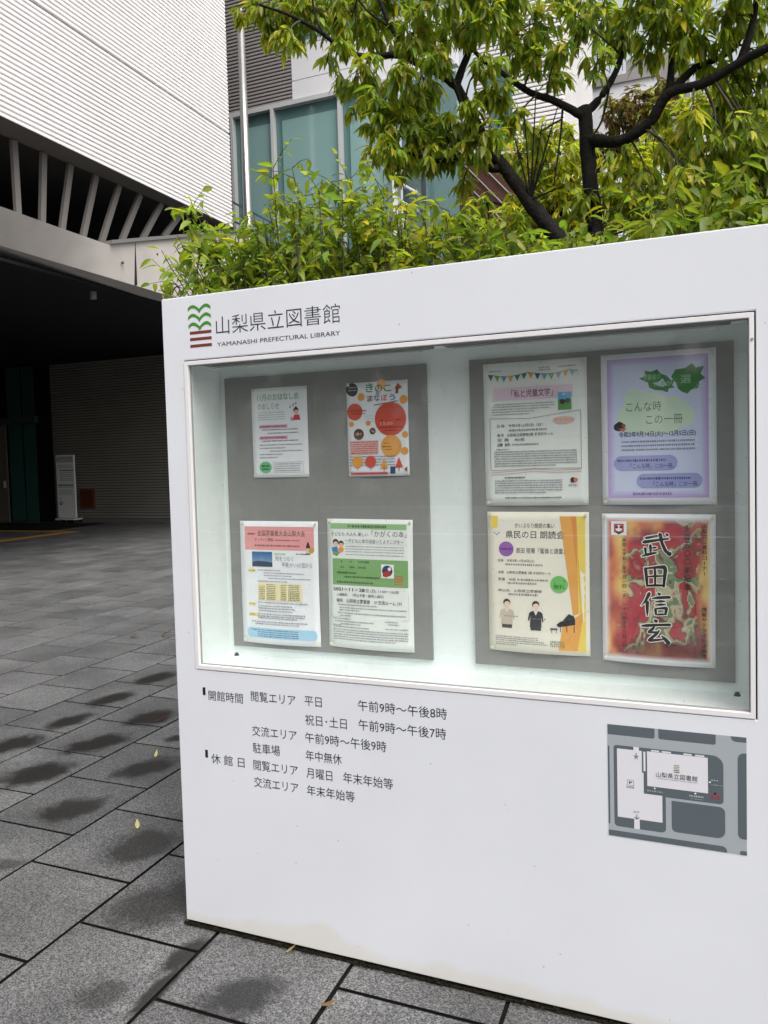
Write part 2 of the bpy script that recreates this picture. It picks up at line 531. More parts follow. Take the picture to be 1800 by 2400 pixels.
class Sheet:
    """flat print: u right, v down, metres, layered towards -Y"""
    def __init__(s, w, h):
        s.w, s.h, s.b, s.k = w, h, MB(), 0

    def _add(s, pts, fs, col):
        s.k += 1
        z = -.0004 - .00003 * s.k
        s.b.add([(u, z, -v) for u, v in pts], fs, lin(*col))

    def poly(s, pts, col):
        s._add([(u * s.w, v * s.h) for u, v in pts], [tuple(range(len(pts)))], col)

    def rect(s, u0, v0, u1, v1, col):
        n = max(1, int((v1 - v0) * s.h / .03)); n2 = max(1, int((u1 - u0) * s.w / .03))
        pts = [((u0 + (u1 - u0) * i / n2) * s.w, (v0 + (v1 - v0) * j / n) * s.h) for j in range(n + 1) for i in range(n2 + 1)]
        fs = [(j * (n2 + 1) + i, j * (n2 + 1) + i + 1, (j + 1) * (n2 + 1) + i + 1, (j + 1) * (n2 + 1) + i) for j in range(n) for i in range(n2)]
        s._add(pts, fs, col)

    def disc(s, u, v, ru, col, rv=None, n=28, wob=0, a0=0):
        """radii as fractions of the width"""
        rv = rv or ru
        pts = [(u * s.w + ru * s.w * math.cos(2 * math.pi * k / n + a0) * (1 + wob * math.sin(5.3 * k)),
                v * s.h + rv * s.w * math.sin(2 * math.pi * k / n + a0) * (1 + wob * math.sin(5.3 * k))) for k in range(n)]
        s._add(pts, [tuple(range(n))], col)

    def text(s, body, u0, v, u1=None, hgt=None, col=(40, 40, 45), thin=0.0, res=2):
        vv, ff = text_mesh(body, thin, res)
        mn, mx = vv.min(0), vv.max(0)
        if u1 is not None:
            k = (u1 - u0) * s.w / (mx[0] - mn[0])
            ky = k if hgt is None else hgt * s.h / .9
        else:
            k = ky = hgt * s.h / .9
        pts = [(u0 * s.w + (x - mn[0]) * k, v * s.h - (y - .36) * ky) for x, y in vv]
        s._add(pts, ff, col)

    def dashes(s, u0, v, u1, col=(95, 98, 105), h=.005, seed=None):
        """a line of print too small to read"""
        r = random.Random(seed if seed is not None else int(u0 * 999 + v * 7777))
        u = u0
        pts, fs = [], []
        while u < u1:
            wd = r.uniform(.006, .017)
            e = min(u + wd, u1)
            o = len(pts)
            hh = h * r.uniform(.7, 1.1)
            pts += [(u * s.w, (v - hh) * s.h), (e * s.w, (v - hh) * s.h), (e * s.w, (v + hh) * s.h), (u * s.w, (v + hh) * s.h)]
            fs.append((o, o + 1, o + 2, o + 3))
            u = e + r.uniform(.004, .009)
        s._add(pts, fs, col)

    def field(s, u0, v0, u1, v1, nu, nv, fn):
        s.k += 1
        z = -.0004 - .00003 * s.k
        o = len(s.b.v)
        s.b.v.extend([((u0 + (u1 - u0) * i / nu) * s.w, z, -(v0 + (v1 - v0) * j / nv) * s.h) for j in range(nv + 1) for i in range(nu + 1)])
        for j in range(nv):
            for i in range(nu):
                a = o + j * (nu + 1) + i
                s.b.f.append([a, a + 1, a + nu + 2, a + nu + 1]); s.b.mi.append(0)
                c = fn(u0 + (u1 - u0) * (i + .5) / nu, v0 + (v1 - v0) * (j + .5) / nv)
                s.b.c.append(lin(*[max(0, min(255, q)) for q in c]))

    def outline(s, pts, t, col):
        n = len(pts)
        for i in range(n - 1):
            a = np.array((pts[i][0] * s.w, pts[i][1] * s.h)); b = np.array((pts[i + 1][0] * s.w, pts[i + 1][1] * s.h))
            d = b - a; d = d / (np.linalg.norm(d) + 1e-9); m_ = np.array((-d[1], d[0])) * t / 2
            s._add([a - m_, b - m_, b + m_, a + m_], [(0, 1, 2, 3)], col)

    def brush(s, strokes, u0, v0, su, sv, col, grow=0.0):
        """tapered brush strokes; points (x, y, width) in the unit square"""
        for st in strokes:
            P_ = []
            for i in range(len(st) - 1):
                for t in np.linspace(0, 1, 6, endpoint=False):
                    P_.append(np.array(st[i]) * (1 - t) + np.array(st[i + 1]) * t)
            P_.append(np.array(st[-1]))
            P_ = np.array(P_)
            P_[1:-1, :2] = (P_[:-2, :2] + 2 * P_[1:-1, :2] + P_[2:, :2]) / 4
            pts = P_[:, :2] * (su, sv) + (u0, v0)
            d = np.gradient(pts, axis=0)
            d /= np.linalg.norm(d, axis=1)[:, None] + 1e-9
            nn = np.stack((-d[:, 1], d[:, 0]), 1)
            hw = P_[:, 2:3] * su * .68 + grow
            L = pts + nn * hw; R_ = pts - nn * hw
            if grow:
                L[0] -= d[0] * grow; R_[0] -= d[0] * grow; L[-1] += d[-1] * grow; R_[-1] += d[-1] * grow
            n = len(pts)
            s._add([tuple(p) for p in np.concatenate((L, R_))], [(i, i + 1, n + i + 1, n + i) for i in range(n - 1)], col)

    def bend(s, fn):
        s.b.v = [fn(*v) for v in s.b.v]


# ------------------------------------------------------------------ notice board
HB, WB, DB = 2.1, 1.829, .36
FX0, FX1, FZ0, FZ1 = .0764, 1.7526, .8806, 1.8959
board = empty('notice_board', (0, 0, 0), 'large white free-standing notice board cabinet with a glazed showcase on the plaza', 'notice board')
b = MB()
zb = .014
# front skin around the opening, sides, top, back; a folded box with a hole
def ring(mb, y, X0, X1, Z0, Z1, x0, x1, z0, z1):
    v = [(X0, y, Z0), (X1, y, Z0), (X1, y, Z1), (X0, y, Z1), (x0, y, z0), (x1, y, z0), (x1, y, z1), (x0, y, z1)]
    mb.add(v, [(0, 1, 5, 4), (1, 2, 6, 5), (2, 3, 7, 6), (3, 0, 4, 7)])
ring(b, 0, 0, WB, zb, HB, FX0, FX1, FZ0, FZ1)
o_ = [(0, 0, zb), (WB, 0, zb), (WB, 0, HB), (0, 0, HB), (0, DB, zb), (WB, DB, zb), (WB, DB, HB), (0, DB, HB)]
b.add(o_, [(4, 7, 6, 5), (0, 3, 7, 4), (1, 5, 6, 2), (3, 2, 6, 7), (0, 4, 5, 1)])
i0, i1, k0, k1 = FX0, FX1, FZ0, FZ1
v = [(i0, 0, k0), (i1, 0, k0), (i1, 0, k1), (i0, 0, k1), (i0, .016, k0), (i1, .016, k0), (i1, .016, k1), (i0, .016, k1)]
b.add(v, [(0, 1, 5, 4), (1, 2, 6, 5), (2, 3, 7, 6), (3, 0, 4, 7)])
import bmesh
def weld(o, d=1e-5):
    bm = bmesh.new(); bm.from_mesh(o.data); bmesh.ops.remove_doubles(bm, verts=bm.verts, dist=d)
    bmesh.ops.recalc_face_normals(bm, faces=bm.faces); bm.to_mesh(o.data); bm.free()
cab = b.build('cabinet', M['enamel'], board)
weld(cab)
bvm = cab.modifiers.new('bevel', 'BEVEL'); bvm.width = .0025; bvm.segments = 2; bvm.limit_method = 'ANGLE'; bvm.angle_limit = math.radians(50)
b = MB(); b.box((.03, .03, .0), (WB - .03, DB - .03, zb))
b.build('plinth', M['gasket'], board)
# dark reveal behind the door edge
b = MB(); ring(b, .0085, i0, i1, k0, k1, i0 + .012, i1 - .012, k0 + .012, k1 - .012)
b.build('gasket', M['gasket'], board)
# door frame, a hollow rectangular frame standing 3 mm proud
b = MB()
gX0, gX1, gZ0, gZ1 = .0930, 1.7370, .8975, 1.8785
j = .0042
def frame(mb, y0, y1, X0, X1, Z0, Z1, x0, x1, z0, z1):
    for y in (y0, y1): ring(mb, y, X0, X1, Z0, Z1, x0, x1, z0, z1)
    for (a, c, d, e) in ((X0, X1, Z0, Z1), (x0, x1, z0, z1)):
        mb.add([(a, y0, d), (c, y0, d), (c, y0, e), (a, y0, e), (a, y1, d), (c, y1, d), (c, y1, e), (a, y1, e)],
               [(0, 1, 5, 4), (1, 2, 6, 5), (2, 3, 7, 6), (3, 0, 4, 7)])
frame(b, -.0025, .02, i0 + .002, i1 - j, k0 + .0025, k1 - j, gX0, gX1, gZ0, gZ1)
dfm = b.build('door_frame', M['frame_white'], board); weld(dfm)
bvm = dfm.modifiers.new('bevel', 'BEVEL'); bvm.width = .0012; bvm.segments = 2
b = MB()
frame(b, .0085, .014, gX0 + .0002, gX1 - .0002, gZ0 + .0002, gZ1 - .0002, gX0 + .003, gX1 - .003, gZ0 + .003, gZ1 - .003)
b.build('glazing_bead', mat('bead', lin(150, 152, 152), .5, .3), board)
b = MB(); b.add([(gX0 - .004, .012, gZ0 - .004), (gX1 + .004, .012, gZ0 - .004), (gX1 + .004, .012, gZ1 + .004), (gX0 - .004, .012, gZ1 + .004)], [(0, 1, 2, 3)])
b.build('glass_pane', M['glass'], board)
b = MB()
b.tube([(1.7437, -.0045, 1.826), (1.7437, -.0024, 1.826)], .0038, 12)
b.build('lock', M['steel'], board)
# interior box
YB = .214
CX0, CX1, CZ0, CZ1 = .074, 1.755, .8835, 1.897
b = MB()
v = [(CX0, .021, CZ0), (CX1, .021, CZ0), (CX1, .021, CZ1), (CX0, .021, CZ1), (CX0, YB, CZ0), (CX1, YB, CZ0), (CX1, YB, CZ1), (CX0, YB, CZ1)]
b.add(v, [(0, 1, 5, 4), (1, 2, 6, 5), (2, 3, 7, 6), (3, 0, 4, 7), (4, 5, 6, 7)])
b.build('showcase_lining', M['case_white'], board)
for x0, x1 in ((.099, .836), (.976, 1.711)):
    b = MB(); b.box((x0, .2, .915), (x1, YB - .001, 1.852))
    b.build('pin_board', M['pin_board'], board, bevel=.001)
for x0, x1 in ((.12, .9), (.94, 1.70)):
    b = MB()
    b.box((x0, .03, 1.879), (x1, .095, 1.8965))
    lp = b.build('lamp_housing', M['lamp_grey'], board, bevel=.002)
    b = MB(); b.tube([(x0 + .03, .062, 1.875), (x1 - .03, .062, 1.875)], .0075, 12)
    b.build('lamp_tube', mat('tube', lin(200, 205, 205), .3, .4), lp)
for x in (.115, 1.715):
    b = MB(); b.tube([(x, .19, .8836), (x, .19, .893)], .006, 10); b.tube([(x, .19, .8836), (x, .19, .887)], .009, 10)
    b.build('drain_plug', M['dark_frame'], board)

# lettering on the cabinet
INKG = (34, 35, 40)
def board_text(body, x0, z, x1, name, h, thin=-.006, col=INKG):
    vv, ff = text_mesh(body, thin, 4)
    mn, mx = vv.min(0), vv.max(0)
    kx = (x1 - x0) / (mx[0] - mn[0]); kz = h / .9
    mb = MB(); mb.add([(x0 + (x - mn[0]) * kx, -.0006, z + (y - .36) * kz) for x, y in vv], ff, lin(*col))
    return mb.build(name, M['ink'], board, normals=False)
# title: shape by shape so that the thin rounded strokes read
board_text('山梨県立図書館', .2065, 1.9945, .6405, 'title_lettering', .0565, -.008)
board_text('YAMANASHI PREFECTURAL LIBRARY', .208, 1.937, .6395, 'subtitle_lettering', .0172, .0)
LH = .0325
for body, x0, x1, z in [('開館時間', .1235, .2545, .7975), ('閲覧エリア', .2855, .447, .8095), ('平日', .479, .5385, .8125), ('午前9時～午後8時', .661, .942, .815),
                        ('祝日･土日', .479, .6215, .7525), ('午前9時～午後7時', .661, .938, .7555),
                        ('交流エリア', .2855, .447, .697), ('午前9時～午後9時', .477, .75, .696),
                        ('駐車場', .2855, .385, .641), ('年中無休', .477, .601, .639),
                        ('休 館 日', .1245, .252, .586), ('閲覧エリア', .2855, .447, .585), ('月曜日', .477, .567, .5835), ('年末年始等', .604, .768, .5845),
                        ('交流エリア', .2855, .447, .529), ('年末年始等', .477, .641, .5275)]:
    board_text(body, x0, z, x1, 'hours_lettering', LH, .0)
for z in (.797, .587):
    b = MB(); b.col = lin(*INKG); b.box((.1015, -.0006, z), (.112, -.0001, z + .026))
    b.build('bullet_mark', M['ink'], board)
# emblem: three green double-arched waves above three brown bars
b = MB(); b.col = lin(122, 58, 52)
for k, z in enumerate((1.981, 1.9605, 1.939)):
    b.box((.1065, -.0007, z - .0047), (.1885, -.0001, z + .0047))
emb = b.build('emblem', M['ink'], board)
for k in range(3):
    zp = 2.0145 + .0277 * k
    top, bot = [], []
    n = 32
    for i in range(n + 1):
        t = i / n
        s_ = 2 * t if t <= .5 else 2 - 2 * t             # 0 at the outer tip, 1 in the valley
        x = .102 + .0865 * t
        pk = .42
        d = (s_ - pk) / (pk if s_ < pk else 1 - pk)
        za = zp - (.0095 * d * d if s_ < pk else 0.0145 * d ** 1.7)
        th = .0104
        top.append((x, za)); bot.append((x, za - th * (1 + .35 * max(0, s_ - .8) / .2)))
    mb = MB(); mb.col = lin(72, 142, 48)
    mb.add([(x, -.0007, z) for x, z in top] + [(x, -.0007, z) for x, z in bot], [(i, i + 1, n + 2 + i, n + 1 + i) for i in range(n)])
    mb.build('emblem_wave', M['ink'], emb, normals=False)

# site map
MX0, MX1, MZ0, MZ1 = 1.390, 1.727, .530, .834
def U(x): return (x - MX0) / (MX1 - MX0)
def V(z): return (MZ1 - z) / (MZ1 - MZ0)
mp = Sheet(MX1 - MX0, MZ1 - MZ0)
RD, DK, WH = (168, 175, 183), (94, 103, 110), (226, 226, 234)
def rr(x0, z0, x1, z1, col, r=(0, 0, 0, 0)):        # corner radii tl tr br bl
    pts = []
    for (cx, cz, a0, rad) in ((x0, z1, 180, r[0]), (x1, z1, 90, r[1]), (x1, z0, 0, r[2]), (x0, z0, 270, r[3])):
        sx = 1 if cx == x0 else -1; sz = 1 if cz == z0 else -1
        if rad == 0: pts.append((U(cx), V(cz))); continue
        for k in range(7):
            t = math.radians(a0 - 90 * k / 6)
            pts.append((U(cx + sx * rad + rad * math.cos(t)), V(cz + sz * rad + rad * math.sin(t))))
    mp.poly(pts, col)
mp.rect(0, 0, 1, 1, RD)
rr(1.390, .8065, 1.509, .834, DK, (0, 0, .006, 0)); rr(1.518, .807, 1.656, .834, DK, (0, 0, .006, .006)); rr(1.691, .8205, 1.727, .834, DK, (0, 0, 0, .012))
rr(1.390, .562, 1.3945, .775, DK, (0, 0, .003, 0))
rr(1.405, .558, 1.535, .7795, DK, (.008, 0, .012, .01)); rr(1.476, .654, 1.6735, .7795, DK, (0, .026, .01, 0))
rr(1.549, .5645, 1.677, .647, DK, (0, .014, .02, .012)); rr(1.7065, .571, 1.727, .793, DK, (.016, 0, 0, .012))
rr(1.390, .530, 1.681, .5455, DK, (0, .012, 0, 0)); rr(1.711, .530, 1.727, .5405, DK, (.005, 0, 0, 0))
mp.poly([(U(x), V(z)) for x, z in ((1.4137, .7705), (1.4765, .7705), (1.4765, .7125), (1.4805, .7125), (1.4805, .6565), (1.5265, .6565), (1.5265, .5845), (1.4137, .5845))], WH)
rr(1.4555, .7705, 1.4695, .7795, WH); rr(1.4555, .558, 1.4695, .5845, WH)
rr(1.4895, .6785, 1.637, .7715, WH); rr(1.4805, .717, 1.4855, .7695, WH)
for x0, x1 in ((1.50, 1.52), (1.526, 1.549), (1.579, 1.599), (1.607, 1.629)): rr(x0, .7725, x1, .7765, WH)
mp.text('P', U(1.4435), V(.6815), U(1.4515), .03, (20, 20, 24), .02)
mp.outline([(U(x), V(z)) for x, z in ((1.4395, .6745), (1.4555, .6745), (1.4555, .6885), (1.4395, .6885), (1.4395, .6745))], .0008, (60, 60, 66))
mp.text('駐車場', U(1.437), V(.669), U(1.457), .018, (50, 50, 56))
mp.text('IN', U(1.4585), V(.7495), U(1.4665), .02, (40, 40, 46)); mp.text('OUT', U(1.4535), V(.604), U(1.4695), .02, (40, 40, 46))
for z in (.764, .597):
    mp.outline([(U(1.4625), V(z)), (U(1.4625), V(z - .011))], .0016, (30, 30, 36))
    mp.outline([(U(1.4565), V(z - .007)), (U(1.4625), V(z - .012)), (U(1.4685), V(z - .007))], .0016, (30, 30, 36))
mp.text('山梨県立図書館', U(1.5115), V(.7125), U(1.6125), .045, (52, 54, 60))
mp.text('YAMANASHI PREFECTURAL LIBRARY', U(1.512), V(.7025), U(1.612), .011, (110, 112, 118))
for k in range(3): mp.rect(U(1.5555), V(.7435 - k * .0045), U(1.569), V(.7418 - k * .0045), (120, 150, 70))
for k in range(2): mp.rect(U(1.5555), V(.730 - k * .0045), U(1.569), V(.728 - k * .0045), (130, 90, 70))
for (x, z) in ((1.508, .6745), (1.607, .6745), (1.6415, .709)): mp.disc(U(x), V(z), .007, (235, 235, 240))
mp.dashes(U(1.489), V(.6665), U(1.528), (160, 168, 174), .006); mp.dashes(U(1.592), V(.667), U(1.626), (190, 196, 200), .006); mp.dashes(U(1.595), V(.660), U(1.625), (150, 158, 165), .005)
mp.dashes(U(1.645), V(.715), U(1.662), (180, 186, 190), .005); mp.dashes(U(1.645), V(.703), U(1.672), (150, 160, 164), .005)
mp.poly([(U(1.6505), V(.679)), (U(1.6575), V(.679)), (U(1.654), V(.685))], (30, 30, 34))
mp.text('現在地', U(1.6425), V(.6725), U(1.667), .03, (190, 60, 66), .01)
mp.b.v = [(u + MX0, z - .0004, v_ + MZ1) for u, z, v_ in mp.b.v]
mp.b.build('site_map', M['ink_matt'], board, normals=False)

# ------------------------------------------------------------------ posters
POST_Y = .1985


def poster(x0, z1, w_, h_, label, paper, draw, bulge=.012, tilt=0, seed=0, pins=True, skew=0):
    root = empty('poster', (x0, POST_Y, z1), label, 'poster', 'posters pinned up inside the showcase')
    ct, st = math.cos(tilt), math.sin(tilt)

    def fn(u, y, v):
        q = max(0, min(1, -v / h_)); s_ = max(0, min(1, u / w_))
        y -= bulge * math.sin(math.pi * s_) * (q ** 2.5) + .25 * bulge * math.sin(math.pi * q) * (.6 + .4 * math.sin(5 * s_ + seed))
        return (u * ct - v * st + x0, y + POST_Y, u * st + v * ct + z1)
    n, k = 12, 16
    vs, fs = [], []
    for j_ in range(k + 1):
        for i_ in range(n + 1):
            vs.append(fn(w_ * i_ / n, 0, -h_ * j_ / k))
    for j_ in range(k):
        for i_ in range(n):
            a = j_ * (n + 1) + i_
            fs.append((a, a + 1, a + n + 2, a + n + 1))
    mb = MB(); mb.add(vs, fs)
    ppr = mb.build('paper', paper, root, smooth=True, normals=False)
    sm = ppr.modifiers.new('thickness', 'SOLIDIFY'); sm.thickness = .0002; sm.offset = 1
    s = Sheet(w_, h_)
    draw(s)
    s.bend(fn)
    s.b.build('printing', M['ink_matt'], root, normals=False)
    if pins:
        for (pu, pv) in ((.03, .022), (.97, .022), (.03, .978), (.97, .978)):
            c = fn(pu * w_, 0, -pv * h_)
            mb = MB(); mb.tube([(c[0], c[1] - .0007, c[2]), (c[0], c[1] - .0028, c[2])], .0048, 10)
            mb.tube([(c[0], c[1] - .0028, c[2]), (c[0], c[1] - .0075, c[2])], [.0022, .003], 8)
            mb.build('pushpin', M['pin'], root)
    return root


G1, K1 = (138, 140, 147), (88, 88, 95)


def draw1(s):
    gr = (120, 178, 130)
    s.text('11月のおはなし会', .11, .105, .86, .075, gr, .012); s.text('のおしらせ', .11, .205, .5, .07, gr, .012)
    for v in (.275, .30, .325, .35): s.dashes(.12, v, .6, (150, 156, 165), .004)
    s.disc(.80, .262, .045, (60, 40, 38)); s.disc(.80, .235, .02, (60, 40, 38)); s.disc(.805, .28, .036, (236, 190, 165))
    s.poly([(.74, .37), (.77, .31), (.85, .31), (.88, .37)], (205, 60, 90)); s.rect(.70, .335, .75, .375, (215, 150, 165))
    for u, v in ((.70, .225), (.75, .205), (.80, .19)): s.disc(u, v, .012, (60, 66, 84)); s.outline([(u + .01, v), (u + .01, v - .025)], .001, (60, 66, 84))
    for v in (.43, .555):
        s.rect(.13, v - .018, .64, v + .018, (226, 170, 190)); s.dashes(.15, v, .62, (150, 70, 110), .009)
        s.dashes(.18, v + .036, .83, K1, .006)
    s.dashes(.28, .505, .83, K1, .006)
    for v, a, e in ((.635, .13, .9), (.67, .13, .6), (.705, .32, .9), (.74, .13, .55), (.775, .13, .45)): s.dashes(a, v, e, G1, .006)
    s.disc(.23, .885, .115, (118, 196, 140), .095)
    s.dashes(.16, .87, .3, (30, 60, 50), .012); s.dashes(.16, .905, .3, (30, 60, 50), .012)
    s.outline([(.38, .83), (.9, .83), (.9, .945), (.38, .945), (.38, .83)], .0007, (110, 114, 122))
    for v in (.85, .875, .9, .925): s.dashes(.4, v, .86, G1, .006)


def tree_icon(s, u, v, col, cone=False, k=.09):
    s.outline([(u, v), (u, v + .07)], .002, (110, 60, 40))
    if cone: s.poly([(u - k * .7, v + .03), (u, v - .08), (u + k * .7, v + .03)], col)
    else: s.disc(u, v - .015, k, col)


def draw2(s):
    red, orn = (216, 86, 66), (236, 164, 70)
    s.disc(.10, .085, .085, (64, 66, 70)); s.disc(.09, .07, .1, (64, 66, 70)); s.dashes(.04, .05, .17, (190, 190, 190), .006); s.dashes(.03, .08, .17, (190, 190, 190), .006)
    for u, v, r in ((.24, .155, .06), (.93, .205, .065), (.58, .035, .075), (.07, .44, .04), (.35, .435, .04), (.945, .57, .05), (.93, .74, .06)): s.disc(u, v, r, orn)
    s.text('き', .32, .065, .45, .095, (60, 140, 70), .02); s.text('の', .47, .07, .6, .09, (80, 110, 50), .02); s.text('こ', .62, .075, .74, .08, (60, 140, 70), .02)
    s.text('を', .48, .125, .56, .05, (60, 80, 120), .015)
    for ch, u, c in (('ま', .34, (120, 80, 60)), ('な', .45, (40, 90, 150)), ('ぼ', .57, (214, 110, 60)), ('う', .70, (50, 110, 170))): s.text(ch, u, .175, u + .1, .065, c, .02)
    s.poly([(.79, .09), (.84, .03), (.91, .07), (.88, .09)], (165, 84, 60)); s.poly([(.82, .075), (.86, .08), (.845, .14), (.80, .135)], (150, 70, 56))
    s.poly([(.45, .245), (.84, .21), (.84, .218), (.45, .253)], (70, 66, 60))
    s.disc(.13, .31, .13, red); s.dashes(.02, .3, .32, (110, 30, 30), .006); s.dashes(.05, .33, .3, (110, 30, 30), .005)
    for v in (.36, .39, .42): s.dashes(.3, v, .44, (150, 170, 200), .003)
    s.disc(.715, .40, .255, red); s.text('2021', .62, .335, .78, .04, (246, 190, 170)); s.text('11/20', .57, .37, .78, .055, (250, 205, 185), .01)
    s.dashes(.55, .412, .87, (120, 30, 30), .007); s.text('13:00', .55, .445, .75, .04, (246, 190, 170)); s.dashes(.53, .487, .9, (110, 26, 30), .007); s.dashes(.6, .52, .83, (140, 40, 36), .007)
    for (u, v, r) in ((.19, .55, .085), (.42, .52, .05)):
        s.disc(u, v, r, (96, 70, 62))
        for k in range(7): s.disc(u + random.uniform(-.5, .5) * r, v + random.uniform(-.35, .35) * r, r * .28, random.choice([(50, 40, 44), (170, 130, 100), (216, 200, 190), (70, 50, 40)]))
    s.rect(.04, .62, .51, .765, (232, 178, 172))
    for k in range(6): s.dashes(.05, .635 + k * .023, .5, (170, 66, 70), .006)
    s.disc(.72, .685, .165, orn); s.dashes(.6, .655, .82, (130, 70, 30), .005); s.dashes(.58, .69, .86, (90, 40, 20), .007); s.dashes(.62, .72, .82, (130, 70, 30), .005)
    for v in (.79, .82, .85, .88): s.dashes(.03, v, .78, (120, 110, 140), .006)
    tree_icon(s, .16, .86, orn); tree_icon(s, .38, .86, red); tree_icon(s, .60, .89, orn, True); tree_icon(s, .84, .88, (222, 84, 74), True)
    s.rect(.70, .90, .78, .975, (60, 76, 110)); s.rect(.03, .955, .66, .985, (214, 120, 130)); s.dashes(.05, .97, .65, (120, 20, 50), .006)
    s.poly([(.92, .93), (.97, .9), (.97, .96)], (150, 90, 80))


def draw3(s):
    s.rect(.06, .045, .95, .235, (232, 160, 160))
    s.dashes(.10, .105, .2, (80, 50, 55), .008); s.text('全国図書館大会山梨大会', .225, .1, .84, .045, (70, 52, 60), .006)
    s.text('オンライン開催', .19, .152, .43, .028, (84, 60, 66), .004); s.dashes(.45, .155, .77, (120, 70, 76), .006); s.dashes(.19, .20, .77, (130, 74, 80), .008)
    s.poly([(.85, .265), (.85, .2), (.868, .165), (.882, .165), (.9, .2), (.9, .265)], (70, 38, 40)); s.rect(.852, .215, .898, .255, (226, 206, 180)); s.disc(.915, .23, .035, (206, 160, 80)); s.dashes(.72, .262, .86, (60, 60, 66), .005)
    for k in range(6): s.rect(.15, .25 + k * .02, .415, .27 + k * .02, (62 + 14 * k, 104 + 14 * k, 160 + 9 * k))
    s.poly([(.15, .335), (.22, .325), (.28, .322), (.36, .332), (.415, .336), (.415, .372), (.15, .372)], (56, 72, 96)); s.poly([(.2, .322), (.28, .295), (.35, .325), (.28, .33)], (120, 146, 180))
    s.rect(.44, .258, .59, .272, (190, 214, 170))
    s.text('知をつなぐ', .455, .303, .69, .04, (110, 124, 146), -.006); s.text('甲斐(かい)の国から', .54, .352, .92, .04, (110, 124, 146), -.006)
    for v in (.405, .68, .765): s.rect(.09, v - .013, .19 if v < .75 else .235, v + .013, (240, 220, 160)); s.dashes(.11, v, .18, (150, 120, 60), .006)
    for v, a, e in ((.40, .22, .52), (.422, .3, .82), (.443, .3, .66), (.464, .36, .9), (.49, .22, .6)): s.dashes(a, v, e, G1, .004)
    s.rect(.22, .505, .79, .645, (238, 226, 176))
    for k in range(9):
        s.dashes(.24, .517 + k * .0145, .31, K1, .004); s.dashes(.335, .517 + k * .0145, .45, K1, .004, k); s.dashes(.52, .517 + k * .0145, .59, K1, .004, k + 9); s.dashes(.62, .517 + k * .0145, .76, K1, .004, k + 30)
    for v, a, e in ((.662, .22, .86), (.69, .22, .66), (.71, .22, .7), (.73, .22, .67), (.757, .22, .83), (.775, .22, .82), (.79, .22, .72), (.82, .13, .85), (.838, .18, .75)): s.dashes(a, v, e, G1, .005)
    s.rect(.11, .872, .92, .952, (168, 208, 232)); s.disc(.11, .912, .045, (168, 208, 232), .056); s.disc(.92, .912, .045, (168, 208, 232), .056)
    s.dashes(.12, .89, .2, K1, .006)
    for v in (.888, .905, .922, .938): s.dashes(.21, v, .74, (70, 100, 130), .005)


def draw4(s):
    gb = (150, 192, 136)
    s.rect(.04, .035, .93, .078, gb); s.dashes(.25, .057, .7, (50, 90, 50), .011)
    s.text('子どもも 大人も 楽しい', .045, .118, .49, .032, (70, 76, 74), .004); s.text('「かがくの本」', .53, .112, .93, .046, (70, 74, 78), .004)
    s.text('～子どもに本の出会いとよろこびを～', .21, .17, .9, .03, (84, 88, 92), .006)
    s.disc(.10, .182, .035, (44, 40, 44)); s.disc(.10, .198, .03, (230, 196, 170)); s.disc(.165, .192, .033, (48, 40, 40)); s.disc(.165, .206, .027, (232, 180, 140))
    s.poly([(.05, .225), (.12, .215), (.13, .265), (.1, .28), (.06, .26)], (64, 130, 200)); s.poly([(.13, .225), (.2, .225), (.19, .255), (.13, .27)], (236, 150, 80)); s.poly([(.06, .25), (.12, .26), (.15, .265), (.11, .292), (.07, .28)], (110, 160, 90))
    for v in (.212, .232, .252, .275): s.dashes(.22, v, .9, G1, .0035)
    s.outline([(.02, .19), (.95, .19)], .0006, (170, 176, 176))
    s.rect(.06, .308, .945, .512, (128, 172, 110))
    for v, e in ((.33, .5), (.373, .46), (.417, .35), (.448, .62), (.49, .55)): s.dashes(.11 if v != .448 else .2, v, e, (50, 84, 48), .008)
    s.rect(.64, .34, .785, .445, (236, 238, 238)); s.disc(.71, .39, .06, (44, 60, 108)); s.poly([(.66, .40), (.72, .385), (.76, .41), (.70, .44), (.655, .43)], (176, 60, 54)); s.disc(.735, .375, .02, (236, 232, 228))
    for k in range(4): s.rect(.79, .425 + k * .02, .89, .435 + k * .02, (190, 120, 80))
    s.text('2021', .065, .545, .18, .03, (44, 48, 52), .022); s.text('年', .2, .546, .235, .018, K1); s.text('11', .255, .545, .305, .03, (44, 48, 52), .022); s.text('月', .325, .546, .355, .018, K1)
    s.text('28', .375, .545, .445, .03, (44, 48, 52), .022); s.text('日 (日) 11:00～16:00', .46, .547, .84, .026, K1, .006)
    s.text('入場無料　（申込不要・随時入場可）', .10, .588, .67, .024, (70, 74, 78), .005)
    s.text('場所　山梨県立図書館　1F 交流ルーム 101', .10, .634, .87, .03, (64, 68, 72), .005)
    for v, a, e in ((.665, .12, .6), (.688, .14, .93), (.707, .14, .38), (.73, .12, .92), (.75, .14, .28), (.775, .06, .28), (.778, .68, .83), (.795, .08, .55), (.797, .72, .84), (.815, .15, .4), (.825, .06, .16), (.838, .06, .5), (.832, .68, .94), (.86, .06, .94), (.878, .06, .94), (.897, .06, .94), (.915, .06, .94), (.933, .06, .8)): s.dashes(a, v, e, G1, .0045)
    s.outline([(.04, .565), (.04, .762), (.95, .762), (.95, .565)], .0007, (150, 156, 156))


